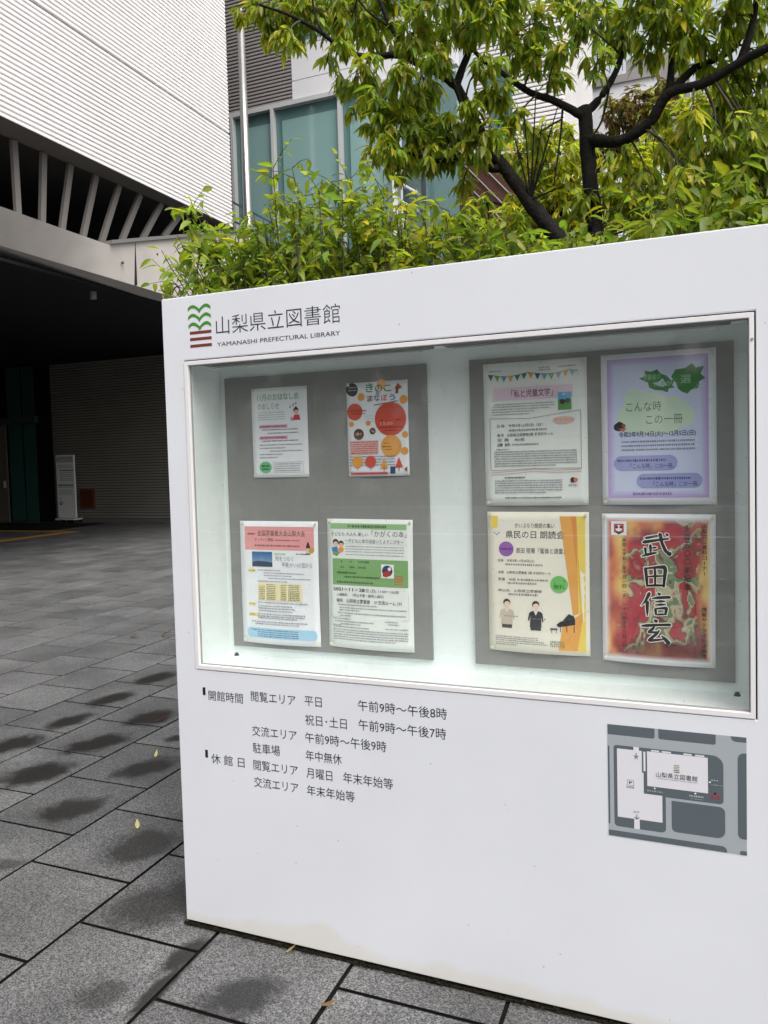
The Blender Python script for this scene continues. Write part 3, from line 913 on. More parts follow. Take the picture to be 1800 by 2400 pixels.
def draw5(s):
    cols = [(60, 120, 130), (130, 170, 90), (110, 140, 190), (230, 170, 70), (60, 120, 130), (70, 130, 90), (226, 160, 60), (60, 90, 130), (130, 170, 190), (100, 170, 120), (150, 150, 190), (230, 160, 60), (150, 200, 200)]
    pt = lambda t: (.05 + .87 * t, .075 + .02 * abs(math.sin(t * 2.2 * math.pi)))
    s.outline([pt(k / 20) for k in range(21)], .0014, (60, 70, 60))
    for k, c in enumerate(cols):
        u, v = pt((k + .4) / 13.2)
        s.poly([(u - .028, v), (u + .028, v), (u, v + .042)], c)
    s.dashes(.06, .055, .18, G1, .004); s.dashes(.55, .05, .66, G1, .004); s.dashes(.55, .065, .66, G1, .004); s.dashes(.73, .05, .9, G1, .005)
    s.rect(.10, .175, .87, .262, (226, 200, 216)); s.text('「私と児童文学」', .28, .22, .68, .05, (70, 46, 62), .01)
    for v, a, e in ((.29, .1, .69), (.307, .08, .7), (.325, .08, .65), (.342, .08, .5), (.36, .08, .45)): s.dashes(a, v, e, G1, .004)
    s.rect(.73, .225, .855, .275, (90, 170, 214)); s.rect(.73, .275, .855, .345, (90, 156, 84)); s.disc(.77, .29, .025, (70, 50, 50)); s.disc(.82, .285, .025, (60, 60, 80)); s.text('わ', .77, .24, .8, .02, (240, 240, 210))
    s.outline([(.06, .385), (.45, .395), (.94, .352), (.94, .745), (.5, .742), (.06, .752), (.06, .385)], .001, (70, 70, 76))
    s.disc(.78, .415, .105, (228, 190, 200), .036); s.text('参加無料', .69, .414, .87, .03, (214, 186, 110), .012)
    for v, t, e in ((.44, '日 時　令和3年12月5日（日）', .58), (.505, '場 所　山梨県立図書館2階 多目的ホール', .68), (.538, '定 員　40名', .4), (.572, '講 師', .26)): s.text(t, .13, v, e, .022, (74, 76, 82), .004)
    s.dashes(.25, .472, .62, G1, .007); s.dashes(.28, .572, .54, G1, .006); s.dashes(.12, .605, .24, G1, .004)
    for k in range(7): s.dashes(.1, .622 + k * .0165, .9 if k < 6 else .7, G1, .0045)
    for dv in (0, .016): s.outline([(.06, .768 + dv), (.3, .757 + dv), (.5, .745 + dv), (.7, .757 + dv), (.94, .752 + dv)], .0012, (186, 110, 120))
    s.dashes(.2, .803, .4, K1, .006)
    for k in range(6): s.dashes(.1, .825 + k * .0165, .76 if k < 5 else .6, G1, .0045)
    s.disc(.86, .825, .025, (50, 50, 60)); s.disc(.885, .825, .02, (226, 120, 60)); s.dashes(.82, .86, .9, G1, .005)
    s.dashes(.2, .944, .75, K1, .005)


def draw6(s):
    a, b_ = np.array((190, 168, 222)), np.array((210, 218, 246))
    s.rect(.055, .035, .935, .955, tuple(a))
    n = 10
    for k in range(n):
        t = k / (n - 1)
        m_ = .014 * k / n * 5
        s.rect(.055 + m_, .035 + m_ * .75, .935 - m_, .955 - m_ * .75, tuple((a * (1 - t) + b_ * t).astype(int)))
    gr = (58, 132, 62)
    s.poly([(.34, .17), (.40, .155), (.39, .12), (.45, .13), (.50, .115), (.53, .145), (.58, .16), (.62, .19), (.655, .185), (.63, .225), (.65, .24), (.60, .245), (.59, .27), (.54, .255), (.48, .25), (.43, .235), (.42, .2)], gr)
    s.poly([(.62, .17), (.66, .125), (.74, .12), (.80, .09), (.83, .12), (.90, .115), (.87, .16), (.91, .19), (.86, .21), (.85, .25), (.79, .26), (.76, .285), (.71, .27), (.68, .25), (.66, .21)], gr)
    lt = (150, 200, 160)
    s.text('図書館の', .38, .165, .53, .038, lt, .006); s.text('司書が', .47, .212, .63, .038, lt, .006); s.text('選', .70, .19, .79, .055, lt, .006); s.text('ぶ', .81, .24, .87, .038, lt, .006)
    cl = (206, 228, 206)
    for u, v, r in ((.36, .35, .155), (.28, .43, .14), (.3, .3, .1), (.5, .4, .14), (.62, .37, .12), (.70, .42, .12), (.44, .46, .12), (.58, .46, .12), (.47, .33, .1), (.70, .36, .06)): s.disc(u, v, r, cl, r * .92)
    s.text('こんな時', .225, .355, .535, .062, (86, 104, 74), -.002); s.text('この一冊', .40, .442, .715, .062, (86, 104, 74), -.002)
    s.disc(.16, .485, .05, (50, 50, 62), .035); s.poly([(.11, .47), (.16, .445), (.2, .46), (.18, .49)], (40, 40, 52)); s.poly([(.15, .495), (.23, .49), (.2, .515)], (196, 120, 90)); s.disc(.2, .475, .018, (180, 70, 60))
    s.text('令和3年9月14日(火)～12月5日(日)', .155, .535, .825, .035, (60, 60, 76), .012)
    for v in (.583, .61, .637): s.dashes(.18, v, .82, (130, 130, 150), .006)
    for (u0, u1, v0, v1) in ((.11, .67, .675, .775), (.31, .88, .795, .89)):
        pb = (160, 166, 218); r = (v1 - v0) / 2 * s.h / s.w
        s.rect(u0 + r, v0, u1 - r, v1, pb); s.disc(u0 + r, (v0 + v1) / 2, r, pb); s.disc(u1 - r, (v0 + v1) / 2, r, pb)
        s.dashes(u0 + .03, v0 + .032, u1 - .1, (70, 74, 120), .008)
        s.text('「こんな時」この一冊。', u0 + .15, v0 + .07, u1 - .03, .032, (64, 66, 108), .008)
    s.dashes(.28, .927, .62, (150, 120, 180), .008)


def draw7(s):
    ye, og = (240, 212, 96), (234, 168, 84)
    s.poly([(.035, .03), (.11, .03), (.05, .72)], ye); s.poly([(.88, .03), (.965, .03), (.96, .97), (.9, .97)], ye)
    s.poly([(.72, .03), (.88, .03), (.92, .7), (.84, .72)], og); s.poly([(.83, .03), (.88, .03), (.91, .62)], (226, 146, 70))
    s.poly([(.70, .97), (.74, .80), (.93, .70), (.93, .97)], og); s.poly([(.88, .97), (.93, .76), (.965, .97)], ye)
    s.text('かいぶらり朗読の集い', .28, .098, .67, .034, (96, 92, 86), .002); s.text('県民の日 朗読会', .185, .162, .765, .052, (84, 84, 84), .008)
    s.poly([(.06, .145), (.13, .145), (.095, .17)], (96, 150, 160)); s.disc(.095, .145, .02, (236, 230, 210))
    s.disc(.19, .265, .075, (150, 96, 176)); s.dashes(.135, .265, .245, (90, 50, 120), .008)
    s.text('恩田 陸著『蜜蜂と遠雷』', .29, .275, .77, .037, (92, 92, 92), .002)
    for v, t, e in ((.348, '日時　令和3年11月20日(土)', .47), (.432, '会場　山梨県立図書館 2階 多目的ホール', .63), (.482, '定員　40名', .28), (.562, '申込先　山梨県立図書館', .54)): s.text(t, .105, v, e, .02, (96, 94, 90), .006)
    s.dashes(.18, .375, .55, G1, .007); s.dashes(.3, .482, .61, G1, .007); s.dashes(.2, .508, .49, G1, .007); s.dashes(.21, .588, .5, G1, .008)
    s.disc(.71, .507, .085, (118, 196, 104)); s.text('参加', .655, .488, .765, .034, (50, 110, 60), .01); s.text('無料', .655, .525, .765, .034, (50, 110, 60), .01)
    sk = (238, 208, 188)
    # two small printed portraits and a piano
    def figure(u, top, coat, hair, shirt, legs):
        s.poly([(u - .06, top + .185), (u - .052, top + .10), (u - .068, top + .14), (u - .078, top + .135), (u - .066, top + .085), (u - .048, top + .073), (u - .015, top + .066), (u + .015, top + .066),
                (u + .048, top + .073), (u + .066, top + .085), (u + .076, top + .135), (u + .064, top + .15), (u + .052, top + .10), (u + .056, top + .185)], coat)
        s.rect(u - .052, top + .18, u + .05, top + .205, legs)
        s.poly([(u - .014, top + .05), (u + .014, top + .05), (u + .02, top + .07), (u, top + .1), (u - .02, top + .07)], shirt)
        s.poly([(u - .012, top + .045), (u + .012, top + .045), (u + .01, top + .07), (u - .01, top + .07)], sk)
        s.disc(u, top + .022, .036, hair, .036); s.disc(u + .002, top + .033, .028, sk, .034); s.poly([(u - .032, top + .028), (u - .02, top + .005), (u + .02, top + .003), (u + .033, top + .025), (u + .015, top + .014), (u - .01, top + .016)], hair)
    figure(.19, .625, (206, 192, 176), (70, 56, 52), (226, 216, 206), (70, 66, 64))
    figure(.48, .632, (48, 50, 56), (50, 42, 42), (236, 236, 238), (52, 54, 60))
    s.dashes(.16, .745, .3, (150, 140, 140), .004); s.dashes(.42, .755, .58, (120, 120, 120), .004)
    s.poly([(.68, .79), (.72, .765), (.8, .755), (.86, .745), (.86, .785), (.70, .805)], (34, 34, 38)); s.poly([(.74, .76), (.80, .71), (.85, .725), (.86, .75)], (44, 44, 48))
    for u in (.72, .78, .85): s.outline([(u, .79), (u, .84)], .002, (34, 34, 38))
    s.rect(.62, .815, .69, .825, (40, 60, 66)); s.outline([(.635, .82), (.635, .85)], .0015, (40, 60, 66)); s.outline([(.68, .82), (.68, .85)], .0015, (40, 60, 66))
    for v, e in ((.893, .5), (.907, .5), (.921, .56), (.936, .6), (.95, .3)): s.dashes(.07, v, e, G1, .0035)
    for v in (.91, .925, .94): s.dashes(.62, v, .76, (140, 150, 120), .005)


def draw8(s):
    r = random.Random(5)
    gn = np.random.default_rng(11)
    grids = [(n, gn.random((n + 2, n + 2))) for n in (5, 9, 17, 33)]
    g2 = [(n, gn.random((n + 2, n + 2))) for n in (4, 8, 16, 34)]
    def vn(gs, u, v):
        t = 0; a = .5
        for n, g_ in gs:
            x, y = u * n, v * n; i, j = int(x), int(y); x -= i; y -= j
            x = x * x * (3 - 2 * x); y = y * y * (3 - 2 * y)
            t += a * ((g_[j, i] * (1 - x) + g_[j, i + 1] * x) * (1 - y) + (g_[j + 1, i] * (1 - x) + g_[j + 1, i + 1] * x) * y); a *= .5
        return t / .94
    def ramp(t, st):
        for k in range(len(st) - 1):
            if t <= st[k + 1][0] or k == len(st) - 2:
                f = max(0, min(1, (t - st[k][0]) / (st[k + 1][0] - st[k][0])))
                return np.array(st[k][1]) * (1 - f) + np.array(st[k + 1][1]) * f
    flame = [(.25, (140, 70, 58)), (.38, (204, 108, 78)), (.5, (222, 152, 100)), (.6, (230, 188, 112)), (.75, (240, 214, 128))]
    cloth = [(.26, (92, 50, 66)), (.34, (148, 56, 72)), (.40, (178, 58, 68)), (.455, (186, 74, 78)), (.475, (110, 70, 66)), (.495, (190, 168, 138)), (.52, (206, 196, 166)), (.535, (112, 132, 98)), (.57, (134, 154, 118)), (.585, (120, 60, 58)), (.62, (182, 62, 66)), (.7, (150, 50, 60)), (.78, (200, 180, 140))]
    def art(u, v):
        e = max(abs(u - .53) / .36, abs(v - .5) / .4)
        n1 = vn(grids, u * .9, v * .9); n2 = vn(g2, (u + .3 * n1) % 1, (v * 1.0 + .25 * n1) % 1)
        k = max(0, min(1, (e + (n1 - .5) * .8 - .84) * 4))
        c = ramp(n2, cloth) * (1 - k) + ramp(n1 + .12 * (u > .75) - .02, flame) * k
        dk = max(0, min(1, (v - .8) * 7 + (n2 - .5) * 3)) * .55
        c = c * (1 - dk) + np.array((84, 60, 58)) * dk
        m_ = min(u - .03, .97 - u, (v - .025) * 1.3, (.975 - v) * 1.3) / .05
        m_ = max(0, min(1, m_ + (n1 - .5) * .5))
        return c * m_ + np.array((232, 234, 244)) * (1 - m_)
    s.field(.03, .025, .97, .975, 84, 118, art)
    for k in range(50):
        u, v = r.uniform(.25, .8), r.uniform(.2, .85)
        a = r.random() * 3.14; ln = r.uniform(.01, .04)
        s.outline([(u, v), (u + ln * math.cos(a), v + ln * math.sin(a) * .7)], r.uniform(.0006, .0014), r.choice([(226, 212, 170), (130, 50, 54), (96, 116, 76), (220, 186, 120)]))
    s.rect(.085, .05, .225, .145, (240, 240, 246)); s.rect(.11, .067, .2, .125, (190, 60, 60)); s.disc(.155, .097, .03, (240, 238, 240)); s.disc(.135, .09, .014, (60, 50, 60)); s.disc(.175, .09, .014, (60, 50, 60)); s.poly([(.11, .12), (.2, .12), (.155, .14)], (60, 60, 72))
    MU = [[(.12, .22, .02), (.2, .2, .07), (.55, .12, .06), (.62, .12, .03)], [(.05, .4, .03), (.12, .37, .1), (.5, .3, .07), (.95, .22, .05), (1.0, .24, .02)],
          [(.3, .48, .03), (.33, .5, .08), (.34, .72, .06), (.35, .84, .02)], [(.36, .62, .02), (.5, .58, .06), (.56, .58, .02)], [(.12, .58, .02), (.15, .62, .08), (.17, .86, .05)],
          [(.02, .95, .03), (.2, .88, .08), (.5, .8, .06), (.58, .79, .01)], [(.62, .02, .03), (.68, .06, .1), (.74, .4, .08), (.86, .7, .09), (1.02, .86, .1), (1.06, .74, .01)], [(.86, .02, .02), (.93, .08, .09), (.95, .12, .02)]]
    TA = [[(.12, .12, .03), (.16, .18, .09), (.2, .6, .08), (.22, .9, .05)], [(.16, .16, .05), (.5, .11, .07), (.82, .08, .11), (.86, .2, .1), (.82, .6, .08), (.8, .9, .06)],
          [(.48, .12, .05), (.5, .3, .07), (.5, .82, .05)], [(.2, .5, .04), (.5, .46, .06), (.8, .44, .04)], [(.2, .86, .05), (.5, .83, .07), (.84, .82, .05)]]
    SH = [[(.3, .02, .04), (.28, .1, .1), (.15, .4, .06), (.0, .58, .01)], [(.2, .36, .03), (.22, .42, .1), (.22, .8, .07), (.22, .98, .03)], [(.58, .03, .03), (.66, .1, .09), (.68, .13, .02)],
          [(.38, .27, .03), (.6, .23, .08), (1.0, .19, .08), (1.06, .21, .02)], [(.5, .4, .03), (.7, .37, .07), (.86, .36, .03)], [(.5, .53, .03), (.7, .5, .07), (.88, .49, .03)],
          [(.48, .66, .03), (.51, .7, .08), (.53, .93, .05)], [(.5, .68, .04), (.7, .65, .06), (.9, .63, .09), (.86, .9, .06)], [(.54, .92, .04), (.7, .89, .06), (.88, .88, .04)]]
    GE = [[(.45, .0, .03), (.54, .06, .11), (.57, .11, .03)], [(.0, .28, .04), (.2, .25, .09), (.6, .2, .07), (1.02, .17, .08), (1.06, .2, .02)],
          [(.48, .26, .03), (.42, .36, .08), (.25, .52, .07), (.5, .5, .06), (.62, .46, .02)], [(.66, .4, .03), (.55, .56, .08), (.25, .86, .08), (.6, .8, .07), (.9, .74, .03)], [(.72, .62, .03), (.84, .74, .1), (.98, .92, .12), (1.0, .96, .03)]]
    for st, v0 in ((MU, .125), (TA, .335), (SH, .515), (GE, .70)):
        a_ = (.355 * s.w, v0 * s.h, .25 * s.w, .165 * s.h)
        s.brush(st, *a_, (244, 240, 232), .0024)
        s.k += 2
        s.brush(st, *a_, (22, 20, 22))
    def vert(t, u, v0, v1, sz, col=(24, 22, 24), th=.01):
        for i, ch in enumerate(t):
            if ch == 'ー':
                vc = v0 + (v1 - v0) * (i + .5) / len(t)
                s.rect(u - .003, vc - .011, u + .003, vc + .011, col); continue
            ch = { '(': '︵', ')': '︶', '～': '〜'}.get(ch, ch)
            s.text(ch, u - sz / 2, v0 + (v1 - v0) * (i + .5) / len(t), u + sz / 2 if ch not in '一・｜' else None, (v1 - v0) / len(t) * .8, col, th)
    vert('山梨関係資料コーナー', .905, .06, .40, .042); vert('情報サテライト企画展', .905, .60, .94, .042)
    vert('生誕五〇〇年記念', .76, .065, .50, .055, (44, 18, 18), .01)
    vert('期間:令和三年十月一日(金)～十一月二十八日(日)', .205, .16, .93, .034)
    for k, ch in enumerate(('たけ', 'だ', 'しん', 'げん')): s.text(ch, .64, .17 + .19 * k, .64 + .018 * len(ch), .018, (60, 40, 36))
    s.dashes(.57, .86, .65, (50, 40, 36), .008)


poster(.207, 1.810, .213, .304, 'white poster with green heading and two pink bands, top left in the case', M['paper'], draw1, .004, -.003, 1)
poster(.565, 1.807, .211, .303, 'colourful poster with a big red disc and orange dots and trees', M['paper'], draw2, .005, -.002, 2)
poster(.143, 1.3575, .302, .424, 'white poster with pink heading block and blue box along its foot', M['paper'], draw3, .014, -.004, 3)
poster(.480, 1.3665, .301, .427, 'pale poster with a green block across it, bottom edge curling', M['paper_grey'], draw4, .014, -.012, 4)
poster(1.020, 1.8355, .305, .428, 'white poster with bunting along its top and a pale pink heading', M['paper_grey'], draw5, .008, .001, 5)
poster(1.3645, 1.837, .303, .428, 'lavender poster with green leaf shapes and a pale cloud', M['paper'], draw6, .008, 0, 6)
poster(1.0235, 1.389, .302, .425, 'cream poster with yellow and orange side bands and two small portraits', M['paper_cream'], draw7, .012, -.004, 7)
poster(1.362, 1.3835, .302, .428, 'fiery red and orange poster with four big black brush characters', M['paper'], draw8, .012, -.008, 8)

# dirt and moss along the foot of the board
b = MB()
r = random.Random(3)
for k in range(2200):
    x = r.uniform(-.01, WB)
    dens = .35 + .65 * (math.sin(x * 9) * math.sin(x * 23 + 1) > -.1)
    if r.random() > dens: continue
    s_ = r.uniform(.0018, .0055) * (1.7 if math.sin(x * 14 + 2) * math.sin(x * 37) > .45 else 1)
    c = Vector((x, r.gauss(-.004, .004), r.uniform(0, .004)))
    vs = [c + Vector((r.uniform(-1, 1), r.uniform(-1, 1), r.uniform(0, 1.3))) * s_ for _ in range(5)]
    b.add(vs, [(0, 1, 2), (0, 2, 3), (0, 3, 4), (1, 2, 4), (2, 3, 4), (0, 1, 4)])
b.box((0, -.004, -.004), (WB, .03, .003))
tag(b.build('dirt_line', M['dirt'], normals=False), 'dark dirt and moss along the foot of the white board', 'dirt', kind='stuff')

# ------------------------------------------------------------------ library building
lib = empty('library_building', (-7, 11.67, 0), 'library with overhanging white ribbed upper storey, concrete beam and dark open porch', 'building')
XF, YC, ZB = -7.0, 11.67, 6.30
def louvres(mb, ax, fixed, a, b_, z0, z1, pitch, depth, sgn, gapfrac=.25):
    """horizontal boards with open grooves; ax is the running axis, sgn the outward direction on the other one"""
    n = int((z1 - z0) / pitch)
    for i in range(n):
        za = z0 + i * pitch; zc = za + pitch * (1 - gapfrac)
        prof = [(0, za), (depth * .85, za + pitch * .03), (depth, za + pitch * .12), (depth * .96, zc - pitch * .05), (depth * .7, zc), (0, zc)]
        prof = [(fixed + sgn * d, z) for d, z in prof]
        mb.prism(prof, ax, a, b_)
b = MB()
louvres(b, 1, XF - .045, -16, YC, ZB, 8.19, .0735, .045, 1)
louvres(b, 1, XF - .045, -16, YC, 8.162, 16.5, .0735, .045, 1)
b.m = 1
b.box((-24, -16, ZB), (XF - .045, YC - .03, 16.5))
lf = b.build('ribbed_facade', [M['white_louvre'], M['groove']], lib, normals=True)
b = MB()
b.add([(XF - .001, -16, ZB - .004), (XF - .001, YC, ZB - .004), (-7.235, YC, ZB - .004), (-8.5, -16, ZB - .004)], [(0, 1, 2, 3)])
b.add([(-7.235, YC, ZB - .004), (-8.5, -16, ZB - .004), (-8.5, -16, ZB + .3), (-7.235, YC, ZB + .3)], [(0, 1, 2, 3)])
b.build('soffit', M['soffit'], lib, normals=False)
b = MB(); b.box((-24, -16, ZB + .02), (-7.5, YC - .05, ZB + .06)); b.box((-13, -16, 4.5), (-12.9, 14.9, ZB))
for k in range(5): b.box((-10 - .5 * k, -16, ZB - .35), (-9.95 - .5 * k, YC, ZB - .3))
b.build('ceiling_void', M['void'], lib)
tops = [(-7.46, 6.60, 6.29), (-7.44, 7.14, 6.29), (-7.42, 7.67, 6.29), (-7.4, 8.21, 6.29), (-7.38, 8.74, 6.29), (-7.36, 9.26, 6.29), (-7.34, 9.82, 6.29), (-7.32, 10.4, 6.29), (-7.5, 6.06, 6.29), (-7.52, 5.5, 6.29)]
feet = [(-7.6, 6.75, 5.2), (-7.6, 7.2, 5.2), (-7.58, 7.57, 5.2), (-7.56, 8.0, 5.2), (-7.55, 8.4, 5.2), (-7.5, 8.88, 5.4), (-7.48, 9.4, 5.55), (-7.44, 9.98, 5.75), (-7.6, 6.3, 5.2), (-7.6, 5.85, 5.2)]
for t, f in zip(tops, feet):
    b = MB(); b.bar(f, t, .1, .06, up=(1, 0, 0)); b.build('slanted_fin', M['fin'], lib)
secs = []          # beam face leans in at the left, shaped so that it shades darker there: (bottom, top) of each cross section
secs.append(((-7.36, -16, 4.64), (XF, -16, 5.09)))
secs.append((on(0, 575, 0, -7.34), (XF, 5.87, 5.08)))
secs.append((on(130, 614, 0, -7.24), (XF, 6.9, 5.07)))
secs.append((on(253, 650, 0, -7.1), (XF, 7.96, 5.07)))
secs.append((on(376, 687, 0, XF), (XF, 9.3, 5.47)))
secs.append(((XF, 11.75, 4.55), (XF, 11.75, 6.2)))
secs.append(((XF, 14.0, 4.55), (XF, 14.0, 6.22)))
b = MB()
vs, fs = [], []
rows = []
for k in range(6):
    for t in np.linspace(0, 1, 9)[:8 if k < 5 else 9]:
        lo = np.array(secs[k][0], float) * (1 - t) + np.array(secs[k + 1][0], float) * t
        hi = np.array(secs[k][1], float) * (1 - t) + np.array(secs[k + 1][1], float) * t
        rows.append((lo, hi))
NS = 9
for lo, hi in rows:
    vs += [tuple(lo * (1 - t) + hi * t) for t in np.linspace(0, 1, NS)] + [(-7.75, hi[1], hi[2]), (-7.75, lo[1], lo[2])]
w_ = NS + 2
for k in range(len(rows) - 1):
    for m_ in range(w_): fs.append((w_ * k + m_, w_ * k + (m_ + 1) % w_, w_ * (k + 1) + (m_ + 1) % w_, w_ * (k + 1) + m_))
fs += [tuple(range(w_)), tuple(range(w_ * (len(rows) - 1), w_ * len(rows)))[::-1]]
b.add(vs, fs)
cb = b.build('concrete_beam', M['concrete'], lib, smooth=True)
es_ = cb.modifiers.new('edges', 'EDGE_SPLIT'); es_.split_angle = math.radians(32)
for y, z in ((8.62, 5.26), (11.4, 6.0)):
    b = MB(); b.box((XF - .06, y, 4.56), (XF + .002, y + .008, z)); b.build('expansion_joint', M['groove'], cb)
for y, z in ((8.3, 4.86), (9.6, 4.9), (9.2, 5.2), (10.4, 5.3)):
    b = MB(); b.tube([(XF - .02, y, z), (XF + .002, y, z)], .022, 12); b.build('tie_hole', M['soffit'], cb)
b = MB(); b.prism([(8.0, 5.085), (11.75, 6.21), (11.75, 6.27), (8.0, 5.145)], 0, XF - .52, XF + .05)
b.build('coping', M['fin'], cb)
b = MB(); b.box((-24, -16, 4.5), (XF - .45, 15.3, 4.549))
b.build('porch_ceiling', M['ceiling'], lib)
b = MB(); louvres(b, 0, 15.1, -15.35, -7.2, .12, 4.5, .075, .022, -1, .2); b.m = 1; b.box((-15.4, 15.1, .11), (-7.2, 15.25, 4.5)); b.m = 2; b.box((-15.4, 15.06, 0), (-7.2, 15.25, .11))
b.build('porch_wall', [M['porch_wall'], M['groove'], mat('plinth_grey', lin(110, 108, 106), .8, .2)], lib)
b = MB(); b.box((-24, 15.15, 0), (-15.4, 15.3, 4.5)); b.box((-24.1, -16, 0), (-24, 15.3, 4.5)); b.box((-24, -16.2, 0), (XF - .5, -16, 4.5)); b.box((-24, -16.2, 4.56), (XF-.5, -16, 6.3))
b.build('light_block_wall', M['void'], lib)  # dark walls closing the porch; the unseen ones are added to limit its light
# entrance doors
for x0, x1, hnd in ((-18.3, -17.65, True), (-17.55, -17.12, True)):
    b = MB(); b.box((x0, 15.06, 0), (x1, 15.1, 2.85)); d_ = b.build('entrance_door', mat('door_panel', lin(118, 112, 104), .5, .3), lib, bevel=.004)
    b = MB(); b.box((x1 - .12, 14.99, 1.0), (x1 - .06, 15.05, 1.2)); b.build('handle', M['mullion'], d_)
for x0, x1 in ((-17.03, -16.51), (-16.45, -16.0)):
    b = MB(); b.box((x0, 15.08, .02), (x1, 15.1, 2.85)); b.box((x0, 15.08, 3.05), (x1, 15.1, 4.48))
    b.build('side_light', M['door_glass'], lib)
b = MB(); b.box((-19, 14.98, 2.86), (-15.9, 15.12, 3.04)); b.build('transom', mat('transom', lin(66, 86, 84), .5, .3), lib)
b = MB(); b.box((-14.42, 15.03, .39), (-13.9, 15.075, .95)); h_ = b.build('wall_hatch', M['wood'], lib, bevel=.006)
b = MB(); b.box((-14.36, 15.02, .45), (-13.96, 15.03, .89)); b.build('panel', mat('hatch_panel', lin(84, 44, 30), .5, .4, noise=.2, nscale=7), h_)
b = MB(); b.tube([(-7.78, 8.45, 4.5), (-7.78, 8.45, 4.38)], .055, 16); b.build('ceiling_lamp', mat('lamp_body', lin(150, 150, 155), .5, .3), lib)
# glazed wing behind
YG = 15.0
zt = 10.08
b = MB(); louvres(b, 0, YG + .02, -11, -7.3, zt + .12, 17, .085, .03, -1, .3); b.m = 1; b.box((-11, YG + .02, zt + .12), (-7.3, YG + .2, 17))
b.build('grey_cladding', [M['grey_louvre'], M['groove']], lib)
for z0, z1 in ((zt + .12, 10.63), (10.645, 11.42)):
    b = MB(); b.box((-7.285, YG - .01, z0), (-3.2, YG + .2, z1)); b.build('white_panel', M['white_panel'], lib, bevel=.004)
b = MB(); b.box((-7.285, YG - .005, 11.44), (-7.2, YG + .2, 13.2)); b.box((-7.2, YG - .005, 11.44), (-3.2, YG + .2, 11.52)); b.box((-6.35, YG - .005, 11.52), (-6.3, YG + .2, 13.2))
uw = b.build('upper_window', M['mullion'], lib)
b = MB(); b.box((-7.2, YG + .1, 11.52), (-3.2, YG + .14, 13.2)); b.build('pane', M['teal_dark'], uw)
b = MB(); b.box((-7.285, YG - .01, 13.22), (-3.2, YG + .2, 17)); b.build('white_panel', M['white_panel'], lib)
b = MB(); b.box((-11, YG - .06, zt), (-4.55, YG + .2, zt + .11)); b.build('window_head', M['mullion'], lib, bevel=.004)
mx_ = [-10.4, -8.98, -7.84, -6.05, -4.68]
for k, x in enumerate(mx_):
    b = MB(); b.box((x - .04, YG - .07, 0), (x + .04, YG + .15, zt)); b.build('mullion', M['mullion'], lib, bevel=.003)
for k in range(4):
    x0, x1 = mx_[k] + .04, mx_[k + 1] - .04
    b = MB(); b.box((x0, YG + .08, 0), (x1, YG + .1, zt)); wn = b.build('window', M['teal_dark'], lib)
    if k >= 1:
        b = MB(); b.box((x0 + .18, YG + .055, .5), (x1 - .04, YG + .075, zt - .28)); b.build('blind', M['teal_pane'], wn)  # stops short at top and left; the darker teal there paints the frame shadow
b = MB()
b.bar((-9.3, YG - .35, 8.2), (-6.9, YG - .35, 6.75), .05, .06, up=(0, 1, 0)); b.bar((-9.3, YG - .35, 7.75), (-6.9, YG - .35, 6.3), .05, .06, up=(0, 1, 0))
b.build('handrail', mat('rail_blue', lin(88, 108, 122), .5, .4), lib)

# flagpole
fp = empty('flagpole', (-7.68, 13.4, 0), 'tall slim silver flagpole between the white facade and the teal glazing', 'flagpole')
b = MB(); b.tube([(-7.68, 13.4, 0), (-7.68, 13.4, 6), (-7.69, 13.4, 11.5)], [.11, .1, .08], 14); b.build('pole', M['steel'], fp, smooth=True)
b = MB(); b.tube([(-7.69, 13.4, 11.5), (-7.69, 13.4, 11.56), (-7.69, 13.4, 11.62), (-7.69, 13.4, 11.66)], [.03, .06, .05, .01], 12); b.build('finial', M['steel'], fp, smooth=True)

# rolling information sign in the porch
sg = empty('sign_stand', (-14.7, 14.85, 0), 'slim white sign stand on castors in front of the dark porch wall', 'sign')
x0, x1, zz0, zz1 = -15.04, -14.39, .14, 1.9
b = MB(); b.box((x0, 14.83, zz0), (x1, 14.88, zz1)); b.build('panel', mat('sign_white', lin(250, 250, 252), .4, .5), sg, bevel=.008)
s = Sheet(x1 - x0, zz1 - zz0)
s.rect(.015, .008, .985, .992, (244, 245, 247)); s.rect(.03, .02, .97, .12, (200, 204, 204)); s.disc(.12, .07, .06, (140, 160, 130))
s.text('山梨県立図書館', .24, .05, .92, .03, (110, 114, 118)); s.dashes(.24, .1, .9, (120, 124, 128), .006)
for v in (.16, .18, .2): s.dashes(.1, v, .9, (150, 154, 158), .005)
s.rect(.18, .24, .95, .255, (70, 110, 104))
for v in (.28, .31, .34, .37, .4): s.dashes(.2, v, .92, (130, 140, 142), .007)
s.rect(.08, .47, .92, .49, (90, 130, 110)); s.rect(.08, .5, .92, .52, (180, 206, 190))
for v in (.56, .59, .62): s.dashes(.1, v, .85, (150, 150, 165), .007)
s.disc(.2, .765, .09, (110, 110, 170)); s.disc(.2, .76, .05, (220, 200, 210)); s.dashes(.12, .69, .25, (190, 110, 130), .008)
s.b.v = [(u + x0, z + 14.829, v + zz1) for u, z, v in s.b.v]
s.b.build('printing', M['ink_matt'], sg, normals=False)
b = MB(); b.box((x0 + .03, 14.68, .085), (x1 + .06, 15.02, .125)); b.build('base', M['frame_white'], sg, bevel=.006)
for xx in (x0 + .06, x1 + .02):
    for yy in (14.71, 14.99):
        b = MB(); b.tube([(xx - .015, yy, .042), (xx + .015, yy, .042)], .042, 12); b.build('castor', M['rubber'], sg)
b = MB(); b.box((-19, 12.62, .0), (-13.2, 14.6, .01))
tag(b.build('doormat', M['doormat']), 'dark entrance mat on the porch floor behind the yellow tactile strip', 'mat')

